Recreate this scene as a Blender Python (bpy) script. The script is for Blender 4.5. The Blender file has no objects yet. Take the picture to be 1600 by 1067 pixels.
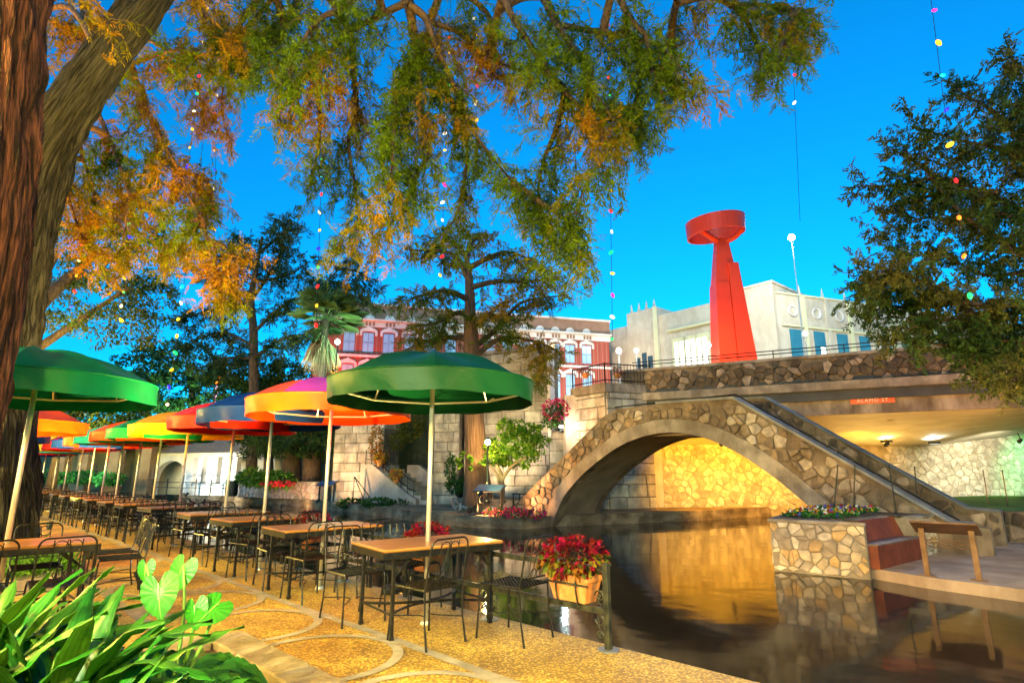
import bpy, math, random
import numpy as np
from mathutils import Vector, Matrix, Euler, noise as mnoise

R = math.radians
rng = random.Random(7)
nrg = np.random.default_rng(7)
C = bpy.context.scene.collection
sc = bpy.context.scene

# ------------------------------------------------------------------ camera
EYE = 1.41
FPX = 900.0
PITCH = math.atan(204 / 900)
CP, SP = math.cos(PITCH), math.sin(PITCH)
cam = bpy.data.objects.new('camera', bpy.data.cameras.new('camera'))
C.objects.link(cam)
cam.location = (0, 0, EYE)
cam.rotation_euler = (math.pi / 2 + PITCH, 0, 0)
cam.data.sensor_width = 36
cam.data.lens = 36 * FPX / 1600
cam.data.clip_start = 0.05
cam.data.clip_end = 3000
sc.camera = cam

# ------------------------------------------------------------------ sky, sun, exposure
world = bpy.data.worlds.new('World')
sc.world = world
world.use_nodes = True
wn = world.node_tree
wn.nodes.clear()
sky = wn.nodes.new('ShaderNodeTexSky')
sky.sky_type = 'NISHITA'
sky.sun_disc = False
sky.sun_elevation = R(9)
sky.sun_rotation = R(200)
sky.altitude = 200
sky.air_density = 1.0
sky.dust_density = 0.3
sky.ozone_density = 4.0
tint = wn.nodes.new('ShaderNodeMix')
tint.data_type = 'RGBA'
tint.blend_type = 'MULTIPLY'
tint.inputs[0].default_value = 1.0
tint.inputs[7].default_value = (0.015, 0.76, 1.02, 1)
bg = wn.nodes.new('ShaderNodeBackground')
bg.inputs[1].default_value = 0.15
wo = wn.nodes.new('ShaderNodeOutputWorld')
wn.links.new(sky.outputs[0], tint.inputs[6])
wn.links.new(tint.outputs[2], bg.inputs[0])
wn.links.new(bg.outputs[0], wo.inputs[0])

sun = bpy.data.objects.new('sun', bpy.data.lights.new('sun', 'SUN'))
C.objects.link(sun)
sun.data.energy = 0.25
sun.data.angle = R(20)
sun.data.color = (1.0, 0.86, 0.72)
sun.rotation_euler = (R(62), 0, R(-20))

sc.view_settings.view_transform = 'Standard'
sc.view_settings.look = 'None'
sc.view_settings.exposure = 1.4
sc.view_settings.gamma = 1.0
sc.view_settings.use_curve_mapping = False
sc.cycles.use_denoising = True
sc.cycles.use_adaptive_sampling = True
sc.cycles.adaptive_threshold = 0.035
sc.cycles.adaptive_min_samples = 24
sc.cycles.max_bounces = 5
sc.cycles.diffuse_bounces = 2
sc.cycles.glossy_bounces = 2
sc.cycles.transmission_bounces = 4
sc.cycles.transparent_max_bounces = 6
sc.cycles.sample_clamp_indirect = 4.0
sc.cycles.caustics_reflective = False
sc.cycles.caustics_refractive = False


# ------------------------------------------------------------------ measuring helpers (metres, z up, river runs along U)
def ray(px, py):
    a = (px - 800) / FPX
    b = (533.5 - py) / FPX
    return Vector((a, CP - b * SP, SP + b * CP))


def at(px, py, Y):
    v = ray(px, py)
    k = Y / v.y
    return Vector((v.x * k, Y, EYE + v.z * k))


Q = math.sqrt(0.5)


def UN(s, n, z=0.0):
    """s metres along the river bank, n metres across towards the far bank"""
    return Vector((Q * (n - s), Q * (n + s), z))


# ------------------------------------------------------------------ materials
MATS = {}


def mat(name, c1, c2=None, scale=4.0, rough=0.8, bump=0.0, bscale=30.0, metal=0.0, spec=0.4, rnd=0.0,
        stretch=(1, 1, 1), detail=4.0, palette=None, attr=None, trans=0.0, dirt=0.0, coat=0.0, lo=0.35, hi=0.65, ior=1.45, bark=False):
    if name in MATS:
        return MATS[name]
    m = bpy.data.materials.new(name)
    m.use_nodes = True
    nt = m.node_tree
    N, L = nt.nodes, nt.links
    bs = N['Principled BSDF']
    bs.inputs['Roughness'].default_value = rough
    bs.inputs['Metallic'].default_value = metal
    bs.inputs['Specular IOR Level'].default_value = spec
    bs.inputs['IOR'].default_value = ior
    bs.inputs['Coat Weight'].default_value = coat
    geo = N.new('ShaderNodeNewGeometry')
    mp = N.new('ShaderNodeMapping')
    mp.inputs['Scale'].default_value = stretch
    if bark:
        ba = N.new('ShaderNodeAttribute')
        ba.attribute_name = 'barkco'
        L.new(ba.outputs['Vector'], mp.inputs['Vector'])
    else:
        L.new(geo.outputs['Position'], mp.inputs['Vector'])
    nz = N.new('ShaderNodeTexNoise')
    nz.inputs['Scale'].default_value = scale
    nz.inputs['Detail'].default_value = detail
    L.new(mp.outputs[0], nz.inputs['Vector'])
    col = None
    if palette:
        oi = N.new('ShaderNodeObjectInfo')
        rp = N.new('ShaderNodeValToRGB')
        rp.color_ramp.interpolation = 'CONSTANT'
        el = rp.color_ramp.elements
        while len(el) < len(palette):
            el.new(0.5)
        for i, pc in enumerate(palette):
            el[i].position = i / len(palette)
            el[i].color = (*pc, 1)
        L.new(oi.outputs['Random'], rp.inputs[0])
        mx = N.new('ShaderNodeMix')
        mx.data_type = 'RGBA'
        mx.blend_type = 'MULTIPLY'
        mx.inputs[0].default_value = 1.0
        r2 = N.new('ShaderNodeValToRGB')
        r2.color_ramp.elements[0].position = 0.3
        r2.color_ramp.elements[1].position = 0.7
        v0 = 0.55
        r2.color_ramp.elements[0].color = (v0, v0, v0, 1)
        r2.color_ramp.elements[1].color = (1.15, 1.12, 1.08, 1)
        L.new(nz.outputs[0], r2.inputs[0])
        L.new(rp.outputs[0], mx.inputs[6])
        L.new(r2.outputs[0], mx.inputs[7])
        col = mx.outputs[2]
    elif attr:
        at_ = N.new('ShaderNodeAttribute')
        at_.attribute_name = attr
        col = at_.outputs['Color']
    else:
        rp = N.new('ShaderNodeValToRGB')
        rp.color_ramp.elements[0].position = lo
        rp.color_ramp.elements[1].position = hi
        rp.color_ramp.elements[0].color = (*c1, 1)
        rp.color_ramp.elements[1].color = (*(c2 or c1), 1)
        L.new(nz.outputs[0], rp.inputs[0])
        col = rp.outputs[0]
    if rnd:
        oi = N.new('ShaderNodeObjectInfo')
        mr = N.new('ShaderNodeMapRange')
        mr.inputs[3].default_value = 1 - rnd
        mr.inputs[4].default_value = 1 + rnd
        L.new(oi.outputs['Random'], mr.inputs[0])
        hs = N.new('ShaderNodeHueSaturation')
        L.new(mr.outputs[0], hs.inputs['Value'])
        L.new(col, hs.inputs['Color'])
        col = hs.outputs[0]
    if dirt:
        n2 = N.new('ShaderNodeTexNoise')
        n2.inputs['Scale'].default_value = 1.1
        n2.inputs['Detail'].default_value = 6
        n2.inputs['Roughness'].default_value = 0.7
        mp2 = N.new('ShaderNodeMapping')
        mp2.inputs['Scale'].default_value = (1, 1, 0.45)
        L.new(geo.outputs['Position'], mp2.inputs['Vector'])
        L.new(mp2.outputs[0], n2.inputs['Vector'])
        r3 = N.new('ShaderNodeValToRGB')
        r3.color_ramp.elements[0].position = 0.42
        r3.color_ramp.elements[1].position = 0.62
        k = 1 - dirt
        r3.color_ramp.elements[0].color = (k, k * 0.95, k * 0.9, 1)
        r3.color_ramp.elements[1].color = (1, 1, 1, 1)
        L.new(n2.outputs[0], r3.inputs[0])
        mx = N.new('ShaderNodeMix')
        mx.data_type = 'RGBA'
        mx.blend_type = 'MULTIPLY'
        mx.inputs[0].default_value = 1.0
        L.new(col, mx.inputs[6])
        L.new(r3.outputs[0], mx.inputs[7])
        col = mx.outputs[2]
    L.new(col, bs.inputs['Base Color'])
    if bump:
        nb = N.new('ShaderNodeTexNoise')
        nb.inputs['Scale'].default_value = bscale
        nb.inputs['Detail'].default_value = 5
        L.new(mp.outputs[0], nb.inputs['Vector'])
        bp = N.new('ShaderNodeBump')
        bp.inputs['Strength'].default_value = min(1, bump)
        bp.inputs['Distance'].default_value = 0.06 if bark else 0.02
        L.new(nb.outputs[0], bp.inputs['Height'])
        L.new(bp.outputs[0], bs.inputs['Normal'])
    if trans:
        tr = N.new('ShaderNodeBsdfTranslucent')
        L.new(col, tr.inputs[0])
        ms = N.new('ShaderNodeMixShader')
        ms.inputs[0].default_value = trans
        L.new(bs.outputs[0], ms.inputs[1])
        L.new(tr.outputs[0], ms.inputs[2])
        L.new(ms.outputs[0], N['Material Output'].inputs[0])
    MATS[name] = m
    return m


def glow(name, color, strength):
    if name in MATS:
        return MATS[name]
    m = bpy.data.materials.new(name)
    m.use_nodes = True
    nt = m.node_tree
    bs = nt.nodes['Principled BSDF']
    bs.inputs['Base Color'].default_value = (*color, 1)
    bs.inputs['Emission Color'].default_value = (*color, 1)
    bs.inputs['Emission Strength'].default_value = strength
    MATS[name] = m
    return m


def aggregate(name, cols, grout, scale=55.0):
    """exposed pebble aggregate"""
    m = bpy.data.materials.new(name)
    m.use_nodes = True
    nt = m.node_tree
    N, L = nt.nodes, nt.links
    bs = N['Principled BSDF']
    bs.inputs['Roughness'].default_value = 0.55
    geo = N.new('ShaderNodeNewGeometry')
    vo = N.new('ShaderNodeTexVoronoi')
    vo.inputs['Scale'].default_value = scale
    L.new(geo.outputs['Position'], vo.inputs['Vector'])
    rp = N.new('ShaderNodeValToRGB')
    el = rp.color_ramp.elements
    while len(el) < len(cols):
        el.new(0.5)
    for i, c in enumerate(cols):
        el[i].position = i / (len(cols) - 1)
        el[i].color = (*c, 1)
    sp = N.new('ShaderNodeSeparateColor')
    L.new(vo.outputs['Color'], sp.inputs[0])
    L.new(sp.outputs[0], rp.inputs[0])
    r2 = N.new('ShaderNodeValToRGB')
    r2.color_ramp.elements[0].position = 0.35
    r2.color_ramp.elements[1].position = 0.6
    r2.color_ramp.elements[0].color = (0, 0, 0, 1)
    r2.color_ramp.elements[1].color = (1, 1, 1, 1)
    L.new(vo.outputs['Distance'], r2.inputs[0])
    mx = N.new('ShaderNodeMix')
    mx.data_type = 'RGBA'
    L.new(r2.outputs[0], mx.inputs[0])
    L.new(rp.outputs[0], mx.inputs[6])
    mx.inputs[7].default_value = (*grout, 1)
    nz = N.new('ShaderNodeTexNoise')
    nz.inputs['Scale'].default_value = 0.9
    nz.inputs['Detail'].default_value = 6
    nz.inputs['Roughness'].default_value = 0.65
    L.new(geo.outputs['Position'], nz.inputs['Vector'])
    r3 = N.new('ShaderNodeValToRGB')
    r3.color_ramp.elements[0].position = 0.36
    r3.color_ramp.elements[1].position = 0.6
    r3.color_ramp.elements[0].color = (0.55, 0.5, 0.48, 1)
    r3.color_ramp.elements[1].color = (1.05, 1.05, 1.0, 1)
    L.new(nz.outputs[0], r3.inputs[0])
    m2 = N.new('ShaderNodeMix')
    m2.data_type = 'RGBA'
    m2.blend_type = 'MULTIPLY'
    m2.inputs[0].default_value = 1
    L.new(mx.outputs[2], m2.inputs[6])
    L.new(r3.outputs[0], m2.inputs[7])
    L.new(m2.outputs[2], bs.inputs['Base Color'])
    bp = N.new('ShaderNodeBump')
    bp.invert = True
    bp.inputs['Strength'].default_value = 0.7
    bp.inputs['Distance'].default_value = 0.006
    L.new(vo.outputs['Distance'], bp.inputs['Height'])
    L.new(bp.outputs[0], bs.inputs['Normal'])
    MATS[name] = m
    return m


def brick_mat(name, c1, c2, mortar, scale):
    m = bpy.data.materials.new(name)
    m.use_nodes = True
    nt = m.node_tree
    N, L = nt.nodes, nt.links
    bs = N['Principled BSDF']
    bs.inputs['Roughness'].default_value = 0.85
    tc = N.new('ShaderNodeTexCoord')
    br = N.new('ShaderNodeTexBrick')
    br.inputs['Scale'].default_value = scale
    br.inputs['Color1'].default_value = (*c1, 1)
    br.inputs['Color2'].default_value = (*c2, 1)
    br.inputs['Mortar'].default_value = (*mortar, 1)
    L.new(tc.outputs['Object'], br.inputs['Vector'])
    L.new(br.outputs[0], bs.inputs['Base Color'])
    MATS[name] = m
    return m


iron = mat('black iron', (0.012, 0.012, 0.011), (0.03, 0.027, 0.02), 18, 0.38, 0.15, 60, 0.6, 0.5)
rail_iron = mat('worn dark rail paint', (0.015, 0.016, 0.012), (0.06, 0.055, 0.03), 14, 0.42, 0.2, 60, 0.3, 0.5)
pole_m = mat('brushed pole metal', (0.5, 0.47, 0.40), (0.62, 0.58, 0.5), 6, 0.35, 0.05, 90, 0.5, 0.5)
wood = mat('varnished table wood', (0.28, 0.11, 0.022), (0.40, 0.18, 0.04), 3, 0.28, 0.08, 30, 0, 0.4, 0.12, (1, 1, 1), coat=0.15)
concrete = mat('weathered concrete', (0.22, 0.17, 0.125), (0.38, 0.31, 0.24), 2.2, 0.85, 0.35, 25, dirt=0.45)
paving_strip = mat('grey paving concrete', (0.25, 0.22, 0.17), (0.36, 0.32, 0.25), 5, 0.8, 0.25, 40, dirt=0.3)
quay_m = mat('algae stained quay', (0.17, 0.115, 0.066), (0.36, 0.265, 0.165), 2.0, 0.85, 0.5, 14, stretch=(1, 1, 2), dirt=0.5)
mortar_m = mat('brown mortar', (0.14, 0.096, 0.06), (0.27, 0.19, 0.122), 3, 0.95, 0.7, 22, dirt=0.4)
pal_mortar = mat('pale mortar', (0.24, 0.19, 0.13), (0.36, 0.3, 0.22), 3, 0.95, 0.6, 22, dirt=0.3)
STONES = [(0.31, 0.215, 0.13), (0.36, 0.265, 0.175), (0.25, 0.175, 0.11), (0.42, 0.32, 0.225), (0.22, 0.155, 0.1), (0.33, 0.22, 0.125), (0.48, 0.38, 0.285), (0.28, 0.205, 0.14), (0.24, 0.17, 0.11)]
stone_m = mat('rubble limestone', (0, 0, 0), None, 7, 0.85, 0.6, 30, palette=STONES, dirt=0.4)
stone_old = mat('mossy rubble stone', (0, 0, 0), None, 5, 0.9, 0.55, 30, palette=[(0.24, 0.165, 0.10), (0.15, 0.105, 0.068), (0.28, 0.195, 0.125), (0.11, 0.08, 0.054), (0.46, 0.34, 0.25), (0.18, 0.125, 0.08), (0.21, 0.145, 0.09), (0.13, 0.09, 0.06)], dirt=0.5)
stone_gold = mat('canal wall stone', (0, 0, 0), None, 5, 0.85, 0.5, 30, palette=[(0.52, 0.44, 0.30), (0.46, 0.38, 0.25), (0.58, 0.5, 0.36), (0.42, 0.34, 0.22), (0.55, 0.46, 0.3)])
block_m = mat('ashlar limestone', (0, 0, 0), None, 2.5, 0.9, 0.4, 22, palette=[(0.52, 0.46, 0.37), (0.46, 0.40, 0.32), (0.56, 0.51, 0.42), (0.42, 0.36, 0.29), (0.5, 0.43, 0.36)], dirt=0.42)
joint_m = mat('ashlar joint', (0.1, 0.085, 0.07), (0.17, 0.14, 0.11), 4, 0.95)
white_m = mat('white stucco', (0.62, 0.60, 0.56), (0.72, 0.70, 0.66), 1.2, 0.8, 0.1, 20, dirt=0.12)
cream_m = mat('cream stone', (0.56, 0.49, 0.37), (0.64, 0.57, 0.44), 1.0, 0.8, 0.1, 10, dirt=0.15)
glass_m = mat('window glass', (0.03, 0.07, 0.1), (0.05, 0.11, 0.15), 0.6, 0.06, spec=0.9)
bark_red = mat('red cypress bark', (0.011, 0.004, 0.003), (0.135, 0.05, 0.036), 4.2, 0.95, 1.0, 9, stretch=(2.6, 2.6, 0.7), detail=12, lo=0.41, hi=0.62, bark=True)
bark_grey = mat('grey cypress bark', (0.006, 0.005, 0.004), (0.06, 0.054, 0.047), 4.2, 0.95, 1.0, 9, stretch=(2.6, 2.6, 0.7), detail=12, lo=0.41, hi=0.62, bark=True)
bark_dark = mat('dark bark', (0.035, 0.022, 0.015), (0.095, 0.058, 0.036), 6, 0.95, 0.8, 16, stretch=(3, 3, 0.6))
leaf_m = mat('foliage', (0, 0, 0), attr='tint', rough=0.6, spec=0.12, trans=0.4)
blade_m = mat('glossy leaf', (0.035, 0.15, 0.012), (0.09, 0.30, 0.03), 9, 0.33, 0.12, 30, spec=0.5, rnd=0.25, trans=0.3)
soil_m = mat('planter soil', (0.05, 0.03, 0.018), (0.12, 0.075, 0.04), 14, 0.95, 0.8, 40)
terracotta = mat('terracotta', (0.50, 0.17, 0.04), (0.62, 0.26, 0.08), 9, 0.75, 0.3, 30, dirt=0.2)
rust_m = mat('corten steel', (0.13, 0.024, 0.007), (0.21, 0.042, 0.013), 5, 0.6, 0.15, 40, dirt=0.2)
bronze = mat('bronze brown steel', (0.14, 0.07, 0.03), (0.22, 0.12, 0.06), 6, 0.45, 0.1, 40, 0.2)
panel_dark = mat('dark sign panel', (0.05, 0.045, 0.05), (0.08, 0.07, 0.08), 3, 0.3)
lamp_metal = mat('dark lamp metal', (0.02, 0.022, 0.02), (0.04, 0.042, 0.04), 8, 0.45, metal=0.5)
mast_m = mat('galvanised mast', (0.5, 0.5, 0.48), (0.6, 0.6, 0.58), 3, 0.45, metal=0.3)
sculpt_red = mat('red enamel steel', (0.74, 0.035, 0.004), (0.8, 0.045, 0.006), 0.8, 0.4, spec=0.3)
grass_m = mat('lawn', (0.03, 0.12, 0.015), (0.07, 0.2, 0.03), 12, 0.9, 0.8, 60)
pave_pink = mat('pinkish promenade', (0.30, 0.21, 0.15), (0.42, 0.32, 0.25), 1.8, 0.6, 0.3, 60, dirt=0.3)
asphalt = mat('street asphalt', (0.045, 0.045, 0.047), (0.065, 0.065, 0.066), 2, 0.9)
agg_gold = aggregate('golden pebble aggregate', [(0.34, 0.19, 0.02), (0.52, 0.33, 0.035), (0.64, 0.43, 0.06), (0.72, 0.55, 0.16), (0.42, 0.23, 0.025)], (0.24, 0.15, 0.03), 48)
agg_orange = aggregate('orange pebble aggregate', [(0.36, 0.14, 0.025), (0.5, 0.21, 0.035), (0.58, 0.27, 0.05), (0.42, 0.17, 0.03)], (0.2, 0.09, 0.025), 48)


# ------------------------------------------------------------------ object helpers
def tag(o, label=None, cat=None, group=None, kind=None):
    if label:
        o['label'] = label
    if cat:
        o['category'] = cat
    if group:
        o['group'] = group
    if kind:
        o['kind'] = kind
    return o


def thing(name, label, cat, loc=(0, 0, 0), rz=0.0, group=None):
    o = bpy.data.objects.new(name, None)
    C.objects.link(o)
    o.location = loc
    o.rotation_euler = (0, 0, rz)
    o.empty_display_size = 0.1
    return tag(o, label, cat, group)


class MB:
    def __init__(self):
        self.v = []
        self.f = []

    def add(self, vs, fs):
        k = len(self.v)
        self.v += [tuple(v) for v in vs]
        self.f += [tuple(i + k for i in f) for f in fs]
        return self

    def box(self, c, size, rot=None, bev=0.0):
        hx, hy, hz = size[0] / 2, size[1] / 2, size[2] / 2
        M = rot if rot is not None else Matrix.Identity(3)
        c = Vector(c)
        if bev <= 0:
            vs = [c + M @ Vector((x, y, z)) for x in (-hx, hx) for y in (-hy, hy) for z in (-hz, hz)]
            self.add(vs, [(0, 1, 3, 2), (4, 6, 7, 5), (0, 4, 5, 1), (2, 3, 7, 6), (0, 2, 6, 4), (1, 5, 7, 3)])
        else:
            b = min(bev, hx * 0.9, hy * 0.9, hz * 0.9)
            ring = []
            for sx, sy, first in ((1, 1, 0), (-1, 1, 1), (-1, -1, 0), (1, -1, 1)):
                a1 = (sx * hx, sy * (hy - b))
                a2 = (sx * (hx - b), sy * hy)
                ring += [a2, a1] if first else [a1, a2]
            vs, fs = [], []
            n = len(ring)
            for z, kk in ((-hz, 1), (-hz + b, 0), (hz - b, 0), (hz, 1)):
                for (x, y) in ring:
                    if kk:
                        x = x - math.copysign(b * 0.7, x)
                        y = y - math.copysign(b * 0.7, y)
                    vs.append(c + M @ Vector((x, y, z)))
            for r in range(3):
                for i in range(n):
                    j = (i + 1) % n
                    fs.append((r * n + i, r * n + j, (r + 1) * n + j, (r + 1) * n + i))
            fs.append(tuple(range(n - 1, -1, -1)))
            fs.append(tuple(range(3 * n, 4 * n)))
            self.add(vs, fs)
        return self

    def tube(self, pts, r, n=6, cap=True, closed=False):
        pts = [Vector(p) for p in pts]
        m = len(pts)
        rs = list(r) if isinstance(r, (list, tuple)) else [r] * m
        vs, fs = [], []
        prev = None
        for i, p in enumerate(pts):
            if closed:
                t = pts[(i + 1) % m] - pts[i - 1]
            else:
                t = pts[min(i + 1, m - 1)] - pts[max(i - 1, 0)]
            if t.length < 1e-9:
                t = Vector((0, 0, 1))
            t.normalize()
            if prev is None:
                up = Vector((0, 0, 1)) if abs(t.z) < 0.95 else Vector((1, 0, 0))
                a = t.cross(up).normalized()
            else:
                a = prev - t * prev.dot(t)
                if a.length < 1e-6:
                    a = t.orthogonal()
                a.normalize()
            prev = a
            b = t.cross(a)
            for k in range(n):
                w = 2 * math.pi * k / n
                vs.append(p + (a * math.cos(w) + b * math.sin(w)) * rs[i])
        for i in range(m if closed else m - 1):
            i2 = (i + 1) % m
            for k in range(n):
                k2 = (k + 1) % n
                fs.append((i * n + k, i * n + k2, i2 * n + k2, i2 * n + k))
        if cap and not closed:
            fs.append(tuple(range(n - 1, -1, -1)))
            fs.append(tuple((m - 1) * n + k for k in range(n)))
        return self.add(vs, fs)

    def lathe(self, prof, n=24, c=(0, 0, 0)):
        vs, fs = [], []
        m = len(prof)
        for (r, z) in prof:
            for k in range(n):
                w = 2 * math.pi * k / n
                vs.append((c[0] + r * math.cos(w), c[1] + r * math.sin(w), c[2] + z))
        for i in range(m - 1):
            for k in range(n):
                k2 = (k + 1) % n
                fs.append((i * n + k, i * n + k2, (i + 1) * n + k2, (i + 1) * n + k))
        return self.add(vs, fs)

    def prism(self, poly, z0, z1):
        n = len(poly)
        vs = [(p[0], p[1], z0) for p in poly] + [(p[0], p[1], z1) for p in poly]
        fs = [tuple(range(n - 1, -1, -1)), tuple(range(n, 2 * n))]
        fs += [(i, (i + 1) % n, n + (i + 1) % n, n + i) for i in range(n)]
        return self.add(vs, fs)

    def ball(self, c, r, n=10, m=6, sz=1.0):
        prof = [(max(1e-4, r * math.sin(math.pi * i / m)), -r * sz * math.cos(math.pi * i / m)) for i in range(m + 1)]
        return self.lathe(prof, n, c)

    def build(self, name, material, parent=None, world=False, smooth=False, loc=None):
        me = bpy.data.meshes.new(name)
        vs = self.v
        if world and parent is not None:
            L = parent.location
            vs = [(v[0] - L.x, v[1] - L.y, v[2] - L.z) for v in vs]
        me.from_pydata(vs, [], self.f)
        me.materials.append(material)
        if smooth:
            me.polygons.foreach_set('use_smooth', [True] * len(me.polygons))
        me.update()
        o = bpy.data.objects.new(name, me)
        C.objects.link(o)
        if parent is not None:
            o.parent = parent
        if loc is not None:
            o.location = loc
        return o


def fix_normals(o):
    import bmesh
    bm = bmesh.new()
    bm.from_mesh(o.data)
    bmesh.ops.recalc_face_normals(bm, faces=bm.faces)
    bm.to_mesh(o.data)
    bm.free()
    return o


def dup(root, loc, rz, label=None, group=None):
    def cp(o, parent):
        c = o.copy()
        C.objects.link(c)
        if parent is not None:
            c.parent = parent
        for ch in o.children:
            cp(ch, c)
        return c
    r = cp(root, None)
    r.location = loc
    r.rotation_euler = (0, 0, rz)
    if label:
        r['label'] = label
    if group:
        r['group'] = group
    return r


def struct(name, mb, m, smooth=False):
    o = mb.build(name, m, smooth=smooth)
    o['kind'] = 'structure'
    return o


class Plane:
    """a vertical wall face: u along it, v up, h out of it"""

    def __init__(self, a, b, z0=0.0):
        self.o = Vector((a[0], a[1], z0))
        d = Vector((b[0] - a[0], b[1] - a[1], 0))
        self.len = d.length
        self.ex = d.normalized()
        nrm = Vector((self.ex.y, -self.ex.x, 0))
        if nrm.dot(Vector((-a[0], -a[1], 0))) < 0:
            nrm = -nrm
        self.n = nrm

    def __call__(self, u, v, h=0.0):
        return self.o + self.ex * u + Vector((0, 0, v)) + self.n * h

    def mat3(self):
        return Matrix((self.ex, Vector((0, 0, 1)), self.n)).transposed()


def slab(mb, T, u0, u1, v0, v1, h0, h1):
    """box in wall coordinates"""
    vs = [T(u, v, h) for u in (u0, u1) for v in (v0, v1) for h in (h0, h1)]
    return mb.add(vs, [(0, 1, 3, 2), (4, 6, 7, 5), (0, 4, 5, 1), (2, 3, 7, 6), (0, 2, 6, 4), (1, 5, 7, 3)])


def clip_poly(poly, px, py, nx, ny):
    out = []
    n = len(poly)
    for i in range(n):
        a, b = poly[i], poly[(i + 1) % n]
        da = (a[0] - px) * nx + (a[1] - py) * ny
        db = (b[0] - px) * nx + (b[1] - py) * ny
        if da <= 0:
            out.append(a)
        if (da < 0 < db) or (db < 0 < da):
            k = da / (da - db)
            out.append((a[0] + (b[0] - a[0]) * k, a[1] + (b[1] - a[1]) * k))
    return out


def rubble(parent, inside, box, size, T, m, gap=0.018, h=(0.02, 0.05), keep=1.0, name='stone', aspect=1.15, limit=300, seed=1):
    r = random.Random(seed)
    u0, u1, v0, v1 = box
    pts = []
    sx, sy = size * aspect, size / aspect * 1.05
    j = 0
    y = v0 - sy
    while y < v1 + sy:
        x = u0 - sx + (j % 2) * sx / 2
        while x < u1 + sx:
            pts.append((x + r.uniform(-.5, .5) * sx, y + r.uniform(-.5, .5) * sy))
            if r.random() < 0.16:
                pts.append((x + r.uniform(-.5, .5) * sx, y + r.uniform(-.5, .5) * sy))
            x += sx
        y += sy
        j += 1
    made = 0
    for i, p in enumerate(pts):
        if not (u0 - .1 <= p[0] <= u1 + .1 and v0 - .1 <= p[1] <= v1 + .1):
            continue
        if r.random() > keep or made >= limit:
            continue
        big = 1.6 * size
        poly = [(p[0] - big, p[1] - big), (p[0] + big, p[1] - big), (p[0] + big, p[1] + big), (p[0] - big, p[1] + big)]
        for k, q in enumerate(pts):
            if k == i:
                continue
            dx, dy = q[0] - p[0], q[1] - p[1]
            if dx * dx + dy * dy > 9 * size * size:
                continue
            poly = clip_poly(poly, p[0] + dx / 2, p[1] + dy / 2, dx, dy)
            if len(poly) < 3:
                break
        if len(poly) < 3:
            continue
        cx = sum(a for a, _ in poly) / len(poly)
        cy = sum(b for _, b in poly) / len(poly)
        if not inside(cx, cy):
            continue
        pp = []
        for (a, b) in poly:
            dx, dy = a - cx, b - cy
            L = math.hypot(dx, dy)
            k = max(0.2, 1 - gap * 1.3 / max(L, 1e-3))
            if not inside(cx + dx * k, cy + dy * k):
                lo_, hi_ = 0.0, k
                for _ in range(7):
                    mid = (lo_ + hi_) / 2
                    if inside(cx + dx * mid, cy + dy * mid):
                        lo_ = mid
                    else:
                        hi_ = mid
                k = lo_
            pp.append((dx * k, dy * k))
        ch = []
        n = len(pp)
        for q in range(n):
            a, b = pp[q], pp[(q + 1) % n]
            rd = r.uniform(.06, .17)
            ch.append((a[0] * (1 - rd) + b[0] * rd, a[1] * (1 - rd) + b[1] * rd))
            ch.append((a[0] * rd + b[0] * (1 - rd), a[1] * rd + b[1] * (1 - rd)))
        area = 0.5 * abs(sum(ch[q][0] * ch[(q + 1) % len(ch)][1] - ch[(q + 1) % len(ch)][0] * ch[q][1] for q in range(len(ch))))
        if area < 0.12 * size * size:
            continue
        n = len(ch)
        hh = r.uniform(*h)
        tx, ty = r.uniform(-.1, .1), r.uniform(-.1, .1)
        vs = [(a, b, -0.02) for a, b in ch]
        vs += [(a * .985, b * .985, hh * .65) for a, b in ch]
        vs += [(a * .8, b * .8, hh + a * tx + b * ty) for a, b in ch]
        vs.append((0, 0, hh * 1.2))
        fs = []
        for lv in range(2):
            for q in range(n):
                q2 = (q + 1) % n
                fs.append((lv * n + q, lv * n + q2, (lv + 1) * n + q2, (lv + 1) * n + q))
        for q in range(n):
            fs.append((2 * n + q, 2 * n + (q + 1) % n, 3 * n))
        W = T.mat3()
        flip = W.determinant() < 0
        me = bpy.data.meshes.new(name)
        me.from_pydata([tuple(W @ Vector(v)) for v in vs], [], [tuple(reversed(f)) for f in fs] if flip else fs)
        me.materials.append(m)
        o = bpy.data.objects.new(name, me)
        C.objects.link(o)
        o.parent = parent
        o.location = T(cx, cy) - parent.location
        made += 1
    return made


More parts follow.
